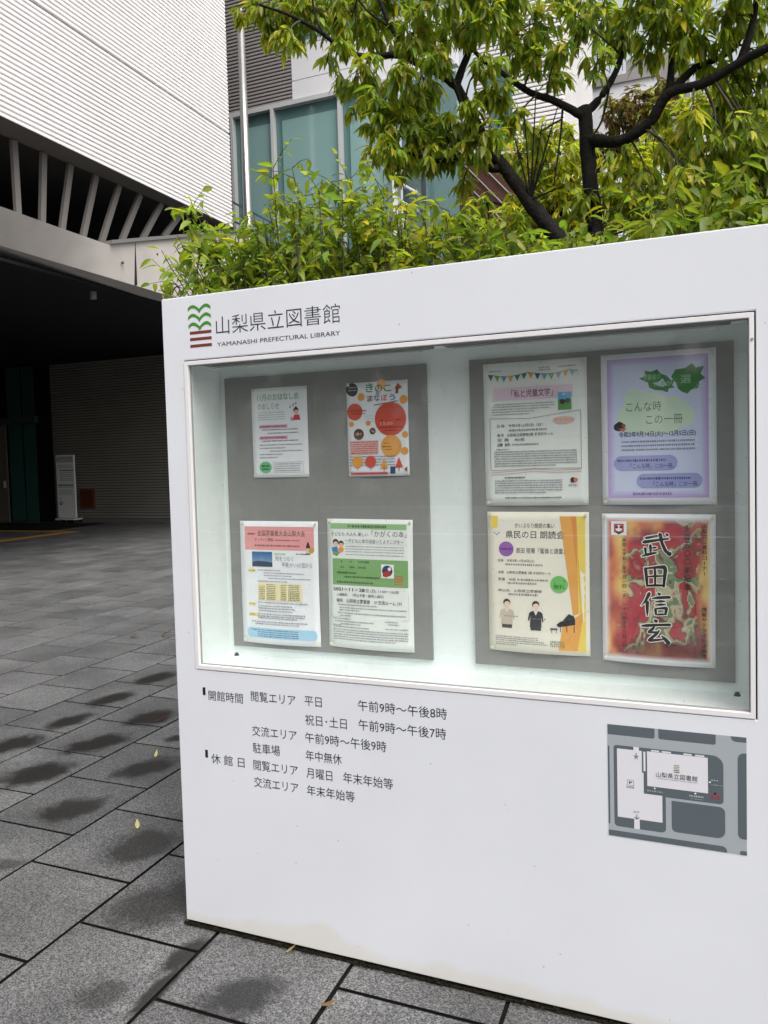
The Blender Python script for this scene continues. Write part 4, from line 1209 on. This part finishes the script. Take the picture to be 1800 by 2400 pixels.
# ------------------------------------------------------------------ background behind the trees
ls = empty('louvre_screen', (-4.5, 14.6, 0), 'stack of slanted white blades between two posts at the end of the teal glazing', 'screen')
b = MB(); b.box((-4.62, 14.55, 0), (-4.5, 14.7, 8.9)); b.build('post', M['frame_white'], ls)
b = MB(); b.box((-3.95, 14.55, 0), (-3.87, 14.65, 8.9)); b.build('post', M['dark_frame'], ls)
for k in range(9):
    z = 8.05 - .385 * k
    b = MB(); b.bar((-4.44, 14.6, z), (-4.0, 14.6, z - .3), .35, .035, up=(0, 0, 1)); b.build('blade', M['frame_white'], ls)
b = MB(); b.box((-4.5, 14.9, 0), (-3.2, 15.0, 10.0)); b.build('backing_glass', M['teal_dark'], ls)
wb = empty('ribbed_block', (-2, 18, 0), 'white ribbed building block glimpsed between the branches', 'building')
b = MB(); louvres(b, 0, 18, -3.6, -1.35, 6, 17, .11, .03, -1); louvres(b, 1, -1.35, 18, 24, 6, 17, .11, .03, 1); b.m = 1; b.box((-3.6, 18.01, 0), (-1.36, 24, 17)); b.build('wall', [M['white_louvre'], M['groove']], wb)
b = MB(); b.box((-3.2, 17.9, 9.4), (-2.6, 17.99, 11.4)); b.build('window', M['teal_dark'], wb)
bs = empty('brown_screen', (-3, 16.4, 0), 'dark brown boarded wall crossed by thin diagonal cables behind the leaves', 'wall')
b = MB(); b.box((-3.86, 16.4, 0), (-1.6, 16.6, 8.55)); b.build('boarding', M['brown'], bs)
b = MB()
for k in range(7): b.bar((-3.8 + .35 * k, 16.36, 8.5), (-2.5 + .35 * k, 16.36, 7.0), .02, .02, up=(0, 1, 0))
b.build('cable', M['mullion'], bs)
tw = empty('concrete_tower', (2, 40, 0), 'grey concrete tower block far behind the tree', 'building')
p0, p1 = at(1352, 130, 40), at(1420, 250, 40)
b = MB(); b.box((p0[0], 40, 0), (p1[0] + 1.5, 50, p0[2])); b.build('wall', M['grey_concrete'], tw)
q0 = at(1290, 185, 40)
b = MB(); b.box((q0[0], 39, 0), (p0[0], 49, q0[2])); b.build('lower_wing', M['white_panel'], tw)
b = MB()
for k in range(6): b.box((p0[0] - 1.6 + .3 * k, 38.9, q0[2]), (p0[0] - 1.57 + .3 * k, 38.95, q0[2] + 1))
b.box((p0[0] - 1.6, 38.9, q0[2] + 1), (p0[0], 38.95, q0[2] + 1.05)); b.build('railing', M['dark_frame'], tw)
rw = empty('pale_house', (4, 26, 0), 'pale rendered building behind the yellow-green trees', 'building')
p0, p1 = at(1190, 210, 26), at(1420, 300, 26)
b = MB(); b.box((p0[0], 26, 0), (p1[0], 34, p0[2])); b.build('wall', M['white_panel'], rw)
b = MB(); b.box((p0[0] - .1, 25.9, p0[2]), (p1[0] + .1, 34, p0[2] + .25)); b.build('roof_edge', M['grey_concrete'], rw)

# across the street, behind the photographer: it shows in the glass of the case
ob = empty('street_building', (0, -24, 0), 'low brown and pale building across the street, mirrored faintly in the showcase glass', 'building')
b = MB(); b.box((-45, -36, 3.5), (45, -24, 7.2)); b.build('upper_storey', mat('brown_render', lin(112, 98, 90), .8, .2), ob)
b = MB(); b.box((-45, -36, 0), (45, -26.5, 3.5)); b.build('shop_front', mat('shop_grey', lin(150, 150, 150), .6, .3), ob)
for k in range(13):
    b = MB(); b.box((-42 + 7 * k, -24.6, 0), (-41.2 + 7 * k, -24.02, 3.5)); b.build('column', mat('column_stone', lin(120, 92, 80), .7, .2) if k == 0 else bpy.data.materials['column_stone'], ob)
b = MB(); b.box((-45, -26.45, .6), (45, -26.4, 2.8)); b.build('shop_window', M['teal_dark'], ob)
b = MB(); b.box((-60, -19.6, -.03), (60, -19.4, .11))
tag(b.build('kerb', M['white_panel']), kind='structure')
b = MB(); b.add([(-60, -13.2, -.022), (60, -13.2, -.022), (60, -12.95, -.022), (-60, -12.95, -.022)], [(0, 1, 2, 3)])
tag(b.build('road_line', M['white_panel'], normals=False), kind='structure')

# ------------------------------------------------------------------ foliage
_T = np.array([0, .16, .16, .16, .42, .42, .42, .72, .72, .72, 1.0])
_W = np.array([0, -.62, 0, .62, -1, 0, 1, -.66, 0, .66, 0])
_F = np.array([[0, 1, 2, 2], [0, 2, 3, 3], [1, 4, 5, 2], [2, 5, 6, 3], [4, 7, 8, 5], [5, 8, 9, 6], [7, 10, 8, 8], [8, 10, 9, 9]])


def leaf_mesh(name, pos, dirn, nor, length, width, tint, parent, droop=.25, mats=None):
    """one mesh of many small folded, curved leaves"""
    pos, dirn, nor = map(lambda a: np.asarray(a, float), (pos, dirn, nor))
    n = len(pos)
    dirn /= np.linalg.norm(dirn, axis=1)[:, None]
    side = np.cross(dirn, nor); side /= np.linalg.norm(side, axis=1)[:, None] + 1e-9
    nor = np.cross(side, dirn)
    L = np.asarray(length)[:, None, None]; Wd = np.asarray(width)[:, None, None]
    t = _T[None, :, None]; w_ = _W[None, :, None]
    curl = rng.uniform(.3, 1.3, n)[:, None, None] * droop
    v = pos[:, None, :] + dirn[:, None, :] * (t * L) + side[:, None, :] * (w_ * Wd * .5) \
        + nor[:, None, :] * (np.abs(w_) * Wd * .16 - curl * L * t * t)
    V_ = v.reshape(-1, 3)
    faces = (_F[None] + (np.arange(n) * 11)[:, None, None]).reshape(-1, 4)
    me = bpy.data.meshes.new(name)
    fl = [list(dict.fromkeys(f)) for f in faces.tolist()]
    me.from_pydata(V_.tolist(), [], fl)
    me.polygons.foreach_set('use_smooth', [True] * len(fl))
    a_ = me.attributes.new('tint', 'FLOAT_COLOR', 'POINT')
    c = np.ones((n, 11, 4), np.float32)
    mid = np.where(np.isin(np.arange(11), (0, 2, 5, 8, 10)), 1.22, .96)[None, :, None]
    c[:, :, :3] = np.asarray(tint)[:, None, :] * mid
    a_.data.foreach_set('color', c.ravel())
    return link(name, me, mats or M['leaf'], parent)


GREENS = np.array([(.11, .195, .03), (.14, .235, .036), (.165, .255, .04), (.08, .15, .03), (.18, .28, .045)])
YELLOWS = np.array([(.44, .39, .03), (.36, .36, .03), (.48, .37, .03), (.32, .33, .03)])


def tints(n, yel, bright=1.0):
    c = GREENS[rng.integers(0, len(GREENS), n)] * rng.uniform(.75, 1.3, (n, 1))
    y = YELLOWS[rng.integers(0, len(YELLOWS), n)] * rng.uniform(.85, 1.2, (n, 1))
    k = (rng.random(n) < yel)[:, None]
    a = np.where(k, rng.uniform(.45, 1, (n, 1)), rng.uniform(0, .42, (n, 1)))
    return (c * (1 - a) + y * a) * bright


def curve_pts(p, q, sag=.0, n=5, wob=.02):
    p, q = np.array(p, float), np.array(q, float)
    L = np.linalg.norm(q - p)
    out = []
    w1 = rng.normal(0, wob * L, 3)
    for i in range(n + 1):
        t = i / n
        out.append(p * (1 - t) + q * t + w1 * math.sin(math.pi * t) + np.array((0, 0, -sag * L * math.sin(math.pi * t))))
    return out


class Crown:
    def __init__(s):
        s.p, s.d, s.n, s.l, s.w, s.c = [], [], [], [], [], []

    def leaf(s, p, d, nr, l, w_, c):
        s.p.append(p); s.d.append(d); s.n.append(nr); s.l.append(l); s.w.append(w_); s.c.append(c)

    def tip(s, p, out, nleaf, size, yel, bright=1, droop=.9):
        """a whorl of drooping lance-shaped leaves at a twig end"""
        a0 = rng.uniform(0, 6.28)
        cs = tints(nleaf, yel, bright)
        for k in range(nleaf):
            a = a0 + 6.28 * k / nleaf + rng.normal(0, .25)
            h = np.array((math.cos(a), math.sin(a), 0))
            d = h * rng.uniform(.35, .9) + np.array(out) * .35 + np.array((0, 0, -droop * rng.uniform(.3, 1.25)))
            back = np.array(out) * -rng.uniform(0, .05)
            nr = h * .5 + np.array((0, 0, 1)) + rng.normal(0, .25, 3)
            l = size * rng.uniform(.55, 1.3)
            s.leaf(np.array(p) + back, d, nr, l, l * rng.uniform(.25, .33), cs[k])

    def build(s, name, parent, droop=.25):
        return leaf_mesh(name, s.p, s.d, s.n, s.l, s.w, np.array(s.c), parent, droop)


def px_path(pts, Y, wy=0):
    return [at(x, y, Y + wy * i) for i, (x, y) in enumerate(pts)]


def smooth_path(P_, n=4):
    P_ = [np.array(p) for p in P_]
    out = []
    for i in range(len(P_) - 1):
        p0 = P_[max(i - 1, 0)]; p1 = P_[i]; p2 = P_[i + 1]; p3 = P_[min(i + 2, len(P_) - 1)]
        for k in range(n):
            t = k / n
            out.append(.5 * ((2 * p1) + (-p0 + p2) * t + (2 * p0 - 5 * p1 + 4 * p2 - p3) * t * t + (-p0 + 3 * p1 - 3 * p2 + p3) * t ** 3))
    out.append(P_[-1])
    return out


def limb(mb, pts, r0, r1, n=8):
    sp_ = smooth_path(pts)
    rr_ = [(r0 + (r1 - r0) * (i / (len(sp_) - 1)) ** .8) for i in range(len(sp_))]
    mb.tube(sp_, rr_, n, .22)
    return sp_


def fill_tree(mb, skel, clumps, size, twig_r=.004, per=1.0, yel0=.16, droop=.9, bright=1.0):
    """branchlets grow from the nearest limb into each clump and carry leaf whorls"""
    S_ = np.array(skel)
    tw_ = mb; tw_.m = 1
    cr = Crown()
    for (c, rad, yel, dens) in clumps:
        c = np.array(c)
        j_ = np.argmin(((S_ - c) ** 2).sum(1) + .4 * np.maximum(0, S_[:, 2] - c[2] - .05) ** 2)
        base = S_[j_]
        main = curve_pts(base, c, -.05, 6, .05)
        tw_.tube(main, np.linspace(twig_r * 1.5, twig_r * .8, 7), 5)
        nt_ = max(4, int(per * dens * 32 * (rad / .2) ** 2))
        for k in range(nt_):
            v_ = rng.normal(0, 1, 3); v_ /= np.linalg.norm(v_)
            q = c + v_ * rad * rng.uniform(.25, 1) ** .6 * np.array((1, 1, .85))
            st = main[rng.integers(3, 7)]
            if rng.random() < .55:
                tw_.tube(curve_pts(st, q, -.03, 3, .05), np.linspace(twig_r * .6, twig_r * .3, 4), 4)
            out = q - st
            out = out / (np.linalg.norm(out) + 1e-6)
            cr.tip(q, out, rng.integers(6, 11), size, yel + yel0, rng.uniform(.75, 1.4) * bright, droop)
    return cr


def shape(l, Y, dens=1.0, Yj=.25):
    out = []
    for (x, y, rpx, yel) in l:
        yy = Y + rng.uniform(-Yj, Yj)
        c = at(x, y, yy)
        depth = (c - CAM) @ _f
        out.append((c, rpx * 1.085 / FPX * depth, yel, dens))
    return out


# --- upright tree on the right
YT = 2.05
t1 = empty('tree', tuple(at(1285, 560, YT)[:2]) + (0,), 'upright dark-barked tree behind the board with a forked trunk and long curved right limb', 'tree')
mb = MB(); sk = []
base = at(1285, 560, YT); base = np.array((base[0] + .03, base[1], 0))
tr = limb(mb, [base, at(1292, 620, YT), at(1283, 480, YT), at(1275, 400, YT), at(1268, 310, YT), at(1262, 232, YT)], .047, .034, 12)
sk += tr
sk += limb(mb, px_path([(1262, 255), (1247, 244), (1193, 216), (1146, 200), (1084, 158), (1025, 111), (985, 40), (960, -40)], YT, -.03), .026, .006)
sk += limb(mb, px_path([(1264, 246), (1302, 204), (1337, 138), (1350, 60), (1352, 0), (1356, -90)], YT, .05), .022, .009)
sk += limb(mb, px_path([(1270, 302), (1300, 305), (1344, 303), (1403, 265), (1445, 202), (1519, 181), (1605, 131), (1659, 103), (1760, 60)], YT, -.04), .034, .016, 10)
sk += limb(mb, px_path([(1600, 132), (1618, 80), (1632, 14), (1640, -80)], YT - .2, -.02), .022, .009)
sk += limb(mb, px_path([(1447, 200), (1450, 140), (1453, 53), (1434, 0), (1425, -80)], YT - .1, .05), .02, .008)
sk += limb(mb, px_path([(1458, 192), (1500, 148), (1578, 111), (1628, 37), (1650, -60)], YT - .1, .04), .022, .008)
for pts in ([(1216, 228), (1210, 300), (1196, 400)], [(1318, 180), (1300, 260), (1275, 300)]):
    sk += limb(mb, px_path(pts, YT - .05, -.05), .007, .004, 6)
cl = [(1090, 55, 55, .12), (1130, 105, 50, .1), (1170, 45, 60, .1), (1215, 100, 42, .08), (1245, 35, 55, .1), (1300, 45, 60, .1), (1290, 125, 42, .06), (1200, 155, 40, .06), (1350, 75, 45, .1), (1400, 95, 50, .12),
      (1440, 35, 60, .12), (1500, 60, 55, .15), (1560, 50, 60, .25), (1620, 30, 60, .1), (1650, 120, 60, .08), (1525, 140, 48, .3), (1480, 120, 40, .2), (1590, 180, 50, .1),
      (1640, 210, 60, .1), (1560, 240, 50, .15), (1620, 300, 80, .12), (1540, 320, 60, .2), (1650, 400, 80, .1), (1480, 390, 55, .3), (1570, 420, 70, .12), (1400, 400, 50, .25), (1340, 330, 35, .2), (1430, 260, 26, .2),
      (1320, 420, 50, .2), (1260, 430, 45, .2), (1365, 440, 50, .15), (1160, 120, 40, .1), (1080, 200, 45, .15), (1120, 255, 45, .2), (1150, 300, 35, .25), (1360, 20, 45, .1), (1480, 0, 60, .1), (1600, -40, 70, .1), (1250, -40, 80, .1), (1120, -40, 80, .1), (1400, -50, 80, .1)]
cl += [(1480, 440, 60, .1), (1530, 470, 60, .1), (1600, 480, 70, .08), (1650, 460, 70, .08), (1450, 330, 45, .3), (1500, 260, 45, .3), (1590, 370, 70, .1), (1650, 320, 70, .1), (1640, 260, 60, .1), (1430, 460, 50, .1)]
cr = fill_tree(mb, sk, shape(cl, YT - .05), .08, per=1.5)
mb.build('trunk', [M['bark'], M['twig']], t1, smooth=True, normals=False)
cr.build('crown', t1)
# --- leaning tree on the left
YL = 1.85
t2 = empty('tree', tuple(at(1230, 560, YL)[:2]) + (0,), 'leaning dark-barked tree behind the board, its limbs reaching left over the title', 'tree')
mb = MB(); sk = []
b0 = at(1420, 800, YL); b0 = np.array((b0[0], b0[1], 0))
sk += limb(mb, [b0, at(1330, 690, YL), at(1232, 552, YL), at(1185, 488, YL), at(1142, 434, YL), at(1084, 356, YL), at(1060, 330, YL), at(1030, 270, YL), at(985, 180, YL)], .055, .022, 12)
sk += limb(mb, px_path([(1085, 362), (1060, 364), (1020, 348), (986, 340), (931, 347), (866, 322), (830, 315)], YL, -.03), .024, .007)
sk += limb(mb, px_path([(996, 337), (975, 315), (962, 290)], YL - .1, 0), .012, .005, 6)
sk += limb(mb, px_path([(988, 186), (960, 168), (925, 145), (894, 130), (870, 95), (845, 60), (820, 0), (800, -60)], YL, -.03), .023, .008, 10)
sk += limb(mb, px_path([(905, 138), (858, 119), (797, 123), (743, 108), (692, 69), (650, 45), (616, 29), (560, 10)], YL, -.04), .021, .006)
sk += limb(mb, px_path([(986, 184), (1003, 135), (1021, 98), (1045, 60), (1070, 0), (1085, -60)], YL, .04), .022, .010, 10)
sk += limb(mb, px_path([(985, 185), (995, 220), (1012, 262), (1022, 300)], YL - .05, -.05), .014, .006)
sk += limb(mb, px_path([(700, 76), (680, 30), (672, -40)], YL - .2, 0), .008, .004, 6)
sk += limb(mb, px_path([(845, 60), (790, 20), (760, -30)], YL - .1, 0), .008, .004, 6)
for q in ((1132, 240), (1158, 190), (1172, 262), (1112, 300), (1205, 230), (1190, 310), (1220, 400)):
    limb(mb, [at(1146, 432, YL - .02), at((1146 * .5 + q[0] * .5), (432 + q[1]) / 2, YL - .06), at(q[0], q[1], YL - .1)], .006, .0025, 5)
cl = [(540, 10, 40, .2), (590, 35, 55, .3), (620, 85, 40, .3), (585, 85, 26, .3), (650, 25, 55, .15), (700, 45, 50, .15), (705, 140, 24, .2), (735, 95, 34, .15), (760, 35, 60, .12), (730, 170, 24, .15), (760, 190, 34, .2), (790, 150, 45, .15), (820, 60, 65, .1),
      (775, 235, 30, .2), (820, 200, 50, .15), (860, 165, 50, .12), (800, 275, 32, .25), (845, 250, 55, .12), (835, 320, 45, .25), (800, 330, 25, .3), (885, 220, 55, .12), (890, 300, 55, .15), (880, 350, 38, .3), (860, 380, 22, .4), (930, 270, 55, .15), (920, 200, 45, .1),
      (935, 330, 45, .2), (975, 280, 55, .12), (980, 345, 40, .25), (1020, 230, 45, .12), (1030, 310, 50, .15), (900, 70, 65, .1), (960, 60, 60, .15), (940, 125, 45, .12), (1010, 55, 55, .25), (1050, 25, 50, .15), (1050, 130, 45, .2), (1060, 200, 40, .2), (1075, 280, 40, .25), (1000, 400, 30, .35),
      (860, -20, 70, .1), (740, -30, 70, .1), (960, -30, 80, .1), (640, -30, 60, .15), (1040, -40, 80, .1)]
cr = fill_tree(mb, sk, shape(cl, YL - .05), .077, per=1.7)
mb.build('trunk', [M['bark'], M['twig']], t2, smooth=True, normals=False)
cr.build('crown', t2)


LEFT = at(378, 560, .72)[0]
# --- shrubs right behind the board: upright shoots with lance leaves
def shrub(label, x0, x1, Y0, Y1, shoots, size, yel, bright=1.0, dens=1.0, lean=0):
    bright *= .88
    xc, yc = (x0 + x1) / 2, (Y0 + Y1) / 2
    root = empty('shrub', (xc, yc, 0), label, 'shrub', 'shrubs growing up behind the board')
    st, cr_ = MB(), Crown()
    shoots = list(shoots)
    for q_ in list(shoots):
        for _ in range(rng.integers(1, 3)):
            shoots.append(np.array(q_) + np.array((abs(rng.normal(0, .07)) if x0 < 0 else rng.normal(0, .07), rng.normal(0, .12), -abs(rng.normal(.1, .08)))))
    for (top) in shoots:
        q = np.array(top, float)
        if q[0] < .06 and q[2] < 2.2 or q[0] < LEFT: continue
        p = np.array((xc + (q[0] - xc) * .45, yc + (q[1] - yc) * .5, 0.02))
        mid = p * .35 + q * .65 + np.array((rng.normal(0, .04), rng.normal(0, .04), 0)); mid[0] = max(mid[0], .06); mid[2] = q[2] * .62; q = q + np.array((rng.normal(0, .05) if q[0] > .15 else 0, rng.normal(0, .05), 0))
        sp_ = smooth_path([p, mid, q], 14)
        st.tube(sp_, np.linspace(.007, .0018, len(sp_)), 5)
        # leaves alternate on the upper part
        for i in range(len(sp_)):
            if sp_[i][2] < 1.35: continue
            t = i / (len(sp_) - 1)
            for rep in range(rng.integers(1, 3)):
                a = i * 2.4 + rep * 3.1 + rng.normal(0, .4)
                h = np.array((math.cos(a), math.sin(a), 0))
                d = h + np.array((0, 0, rng.uniform(-1.7, -.1) + .45 * t))
                l = size * rng.uniform(.55, 1.25) * (1 - .2 * t)
                pp = sp_[i] + rng.normal(0, .006, 3)
                cr_.leaf(pp, d, np.array((0, 0, 1)) + h * -.3 + rng.normal(0, .3, 3), l, l * rng.uniform(.34, .45), tints(1, yel, bright * rng.uniform(.7, 1.45))[0])
            # side twig
            if t > .45 and rng.random() < .5 * dens:
                a = rng.uniform(0, 6.28)
                e = sp_[i] + np.array((math.cos(a) * .11, math.sin(a) * .11, rng.uniform(.0, .1))) * rng.uniform(.5, 1.3)
                st.tube([sp_[i], (sp_[i] + e) / 2 + (0, 0, .01), e], [.0018, .0014, .001], 4)
                for m_ in range(5):
                    pp = sp_[i] + (e - sp_[i]) * (m_ + 1) / 5
                    b_ = rng.uniform(0, 6.28)
                    d = (e - sp_[i]) / np.linalg.norm(e - sp_[i]) * .7 + np.array((math.cos(b_), math.sin(b_), rng.uniform(-1.2, .0))) * .8
                    l = size * rng.uniform(.65, 1.05)
                    cr_.leaf(pp, d, np.array((0, 0, 1)) + rng.normal(0, .35, 3), l, l * rng.uniform(.34, .45), tints(1, yel, bright * rng.uniform(.85, 1.25))[0])
    st.build('stems', M['twig'], root, normals=False, smooth=True)
    cr_.build('foliage', root, .35)
    return root


def shoots_px(l, Y, jit=.12):
    return [at(x, y, Y + rng.uniform(-jit, jit)) for x, y in l]


def spread(x0, x1, ytop, n, jy=45):
    return [(rng.uniform(x0, x1), ytop(x) if False else ytop + rng.uniform(-jy * .5, jy)) for x in range(n)]


shrub('light green shrub leaning out past the left corner of the board', -.2, .35, .6, .95,
      shoots_px([(398, 425), (362, 500), (375, 560), (420, 470), (440, 480), (455, 520), (470, 490), (500, 500), (520, 515), (350, 590), (400, 540), (430, 560), (490, 560), (540, 540), (380, 610), (360, 620), (415, 590), (460, 590)], .72), .075, .06, 1.25)
shrub('light green shrub with tall thin shoots in front of the teal glazing', .3, .9, .6, 1.1,
      shoots_px([(605, 375), (560, 480), (580, 450), (625, 420), (650, 400), (690, 350), (672, 420), (715, 430), (733, 375), (745, 450), (545, 520), (600, 520), (640, 500), (690, 500), (720, 520), (570, 560), (620, 560), (660, 560), (700, 540), (550, 570), (740, 550), (590, 430), (640, 440), (665, 460), (705, 400), (725, 460), (560, 510), (615, 480), (680, 480), (755, 410), (770, 470), (530, 530)], .8), .07, .1, 1.15)
shrub('yellowish shrub above the middle of the showcase', .8, 1.3, .6, 1.1,
      shoots_px([(765, 425), (785, 460), (800, 430), (820, 480), (845, 490), (770, 500), (860, 520), (880, 500), (830, 540), (790, 540), (900, 530), (870, 560), (760, 560), (920, 480), (940, 500), (850, 470), (890, 460), (780, 420), (810, 450), (835, 440), (870, 480), (905, 500), (800, 510)], .9), .07, .42, 1.15)
shrub('mid green bushy shrub below the leaning trunk', 1.2, 1.75, .7, 1.2,
      shoots_px([(940, 460), (960, 480), (985, 460), (1010, 470), (1035, 490), (1060, 485), (1085, 505), (1100, 525), (1130, 535), (960, 530), (1000, 520), (1050, 550), (1090, 550), (1130, 550), (1160, 550), (980, 565), (1030, 570), (1080, 550), (1150, 550), (1200, 550), (1190, 550)], 1.0), .08, .08, 1.1)
shrub('dense green shrub below the upright trunk', 1.7, 2.4, .7, 1.3,
      shoots_px([(1220, 535), (1250, 545), (1290, 545), (1320, 515), (1350, 470), (1375, 490), (1400, 460), (1430, 490), (1450, 450), (1480, 460), (1240, 550), (1280, 550), (1330, 550), (1380, 530), (1420, 530), (1470, 500), (1500, 450), (1210, 550), (1450, 530), (1310, 550)], 1.1), .09, .1, 1.0)
shrub('small leafy shrub between the two dark trunks', 1.55, 1.95, .75, 1.15,
      shoots_px([(1150, 530), (1180, 505), (1205, 510), (1230, 500), (1250, 520), (1270, 505), (1165, 545), (1215, 535), (1240, 540), (1290, 525), (1110, 520), (1080, 525)], 1.0), .075, .12, 1.1)
shrub('dense dark green shrub at the right edge of the board', 2.2, 3.0, .7, 1.4,
      shoots_px([(1520, 440), (1550, 410), (1580, 430), (1600, 390), (1630, 420), (1660, 400), (1690, 420), (1540, 480), (1580, 490), (1620, 480), (1660, 470), (1500, 490), (1560, 500), (1610, 500), (1650, 500), (1720, 450), (1530, 505)], 1.1), .1, .06, .9)


# --- looser trees farther back
def back_tree(label, Y, clist, size, yel, bright, trunk_px, dens=1.0, base_col=None):
    c0 = at(trunk_px[0], trunk_px[1], Y)
    root = empty('tree', (c0[0], Y, 0), label, 'tree', 'trees farther back behind the board')
    mb = MB(); sk = limb(mb, [np.array((c0[0], Y, 0)), np.array((c0[0] + .05, Y, c0[2] * .5)), c0], .07, .03, 9)
    for c, rad, *_ in clist[::2]:
        sk += limb(mb, [sk[len(sk) // 2] if False else c0 * .5 + sk[4] * .5, (c0 + c) / 2 + np.array((0, 0, -.1)), c], .02, .006, 6)
    cr_ = fill_tree(mb, sk, clist, size, .006, dens, yel, .7)
    if base_col is not None:
        cr_.c = [np.array(base_col) * rng.uniform(.6, 1.4) if rng.random() < .75 else c for c in cr_.c]
    mb.build('trunk', [M['bark'], M['twig']], root, smooth=True, normals=False)
    cr_.build('crown', root)
    return root


back_tree('yellow-green tree seen between the two dark trunks', 4.2, shape([(1180, 500, 60, .3), (1110, 480, 60, .3), (1250, 490, 60, .35), (1290, 540, 60, .3), (1330, 500, 50, .3), (1050, 500, 50, .3), (1260, 320, 40, .4), (1230, 280, 35, .4), (1120, 330, 60, .3), (1170, 380, 60, .4), (1210, 330, 50, .5), (1150, 440, 60, .3), (1220, 430, 60, .4), (1180, 290, 40, .4), (1040, 440, 40, .2), (1240, 380, 50, .5)], 4.2, .8, .3), .11, .25, 1.05, (1180, 430))
back_tree('bright yellow-green tree to the right of the upright trunk', 4.6, shape([(1400, 480, 60, .3), (1480, 460, 60, .4), (1560, 450, 60, .3), (1450, 250, 45, .5), (1590, 190, 50, .4), (1420, 300, 50, .5), (1340, 370, 60, .4), (1400, 340, 50, .3), (1430, 420, 70, .4), (1490, 300, 60, .5), (1500, 250, 50, .5), (1560, 360, 70, .45), (1360, 440, 60, .4), (1530, 200, 45, .4), (1600, 260, 60, .4), (1640, 340, 70, .3), (1490, 370, 60, .5)], 4.6, .8, .4), .11, .3, 1.1, (1440, 440))
back_tree('russet brown tree in front of the grey tower', 9.0, shape([(1330, 240, 45, 0), (1380, 215, 45, 0), (1420, 240, 40, 0), (1370, 280, 60, 0), (1300, 300, 40, 0), (1260, 330, 50, 0), (1440, 190, 35, 0), (1320, 340, 60, 0)], 9.0, .7, .6), .12, .1, 1.0, (1370, 340), 1.0, (.13, .075, .03))

# ------------------------------------------------------------------ fallen leaves
def fallen(x, y, ang, size, col, label):
    o = leaf_mesh('fallen_leaf', [(0, 0, .004)], [(math.cos(ang), math.sin(ang), .05)], [(.1, 0, 1)], [size], [size * .42], [col], None, -.5)
    o.location = (x, y, .002)
    tag(o, label, 'leaf', 'fallen leaves on the paving')
fallen(-.611, .495, 2.3, .05, (.85, .74, .38), 'pale yellow fallen leaf on the damp patch nearest the board corner')
fallen(-1.062, 1.19, 2.0, .042, (.8, .7, .36), 'small yellow fallen leaf on a damp patch two tiles behind the board corner')
fallen(-1.441, 1.666, .3, .07, (.22, .05, .02), 'rust red fallen leaf on a dark damp patch')
fallen(-2.905, 3.617, .4, .12, (.16, .08, .04), 'brown fallen leaf, right-hand one of the far pair by the board edge')
fallen(-3.15, 3.5, .1, .1, (.18, .1, .06), 'brown fallen leaf, left-hand one of the far pair by the board edge')
fallen(.398, -.031, .5, .035, (.5, .36, .18), 'tiny curled tan leaf beside the foot of the board')
fallen(.613, -.21, .1, .05, (.34, .2, .08), 'tan fallen leaf on the paving joint in front of the board')
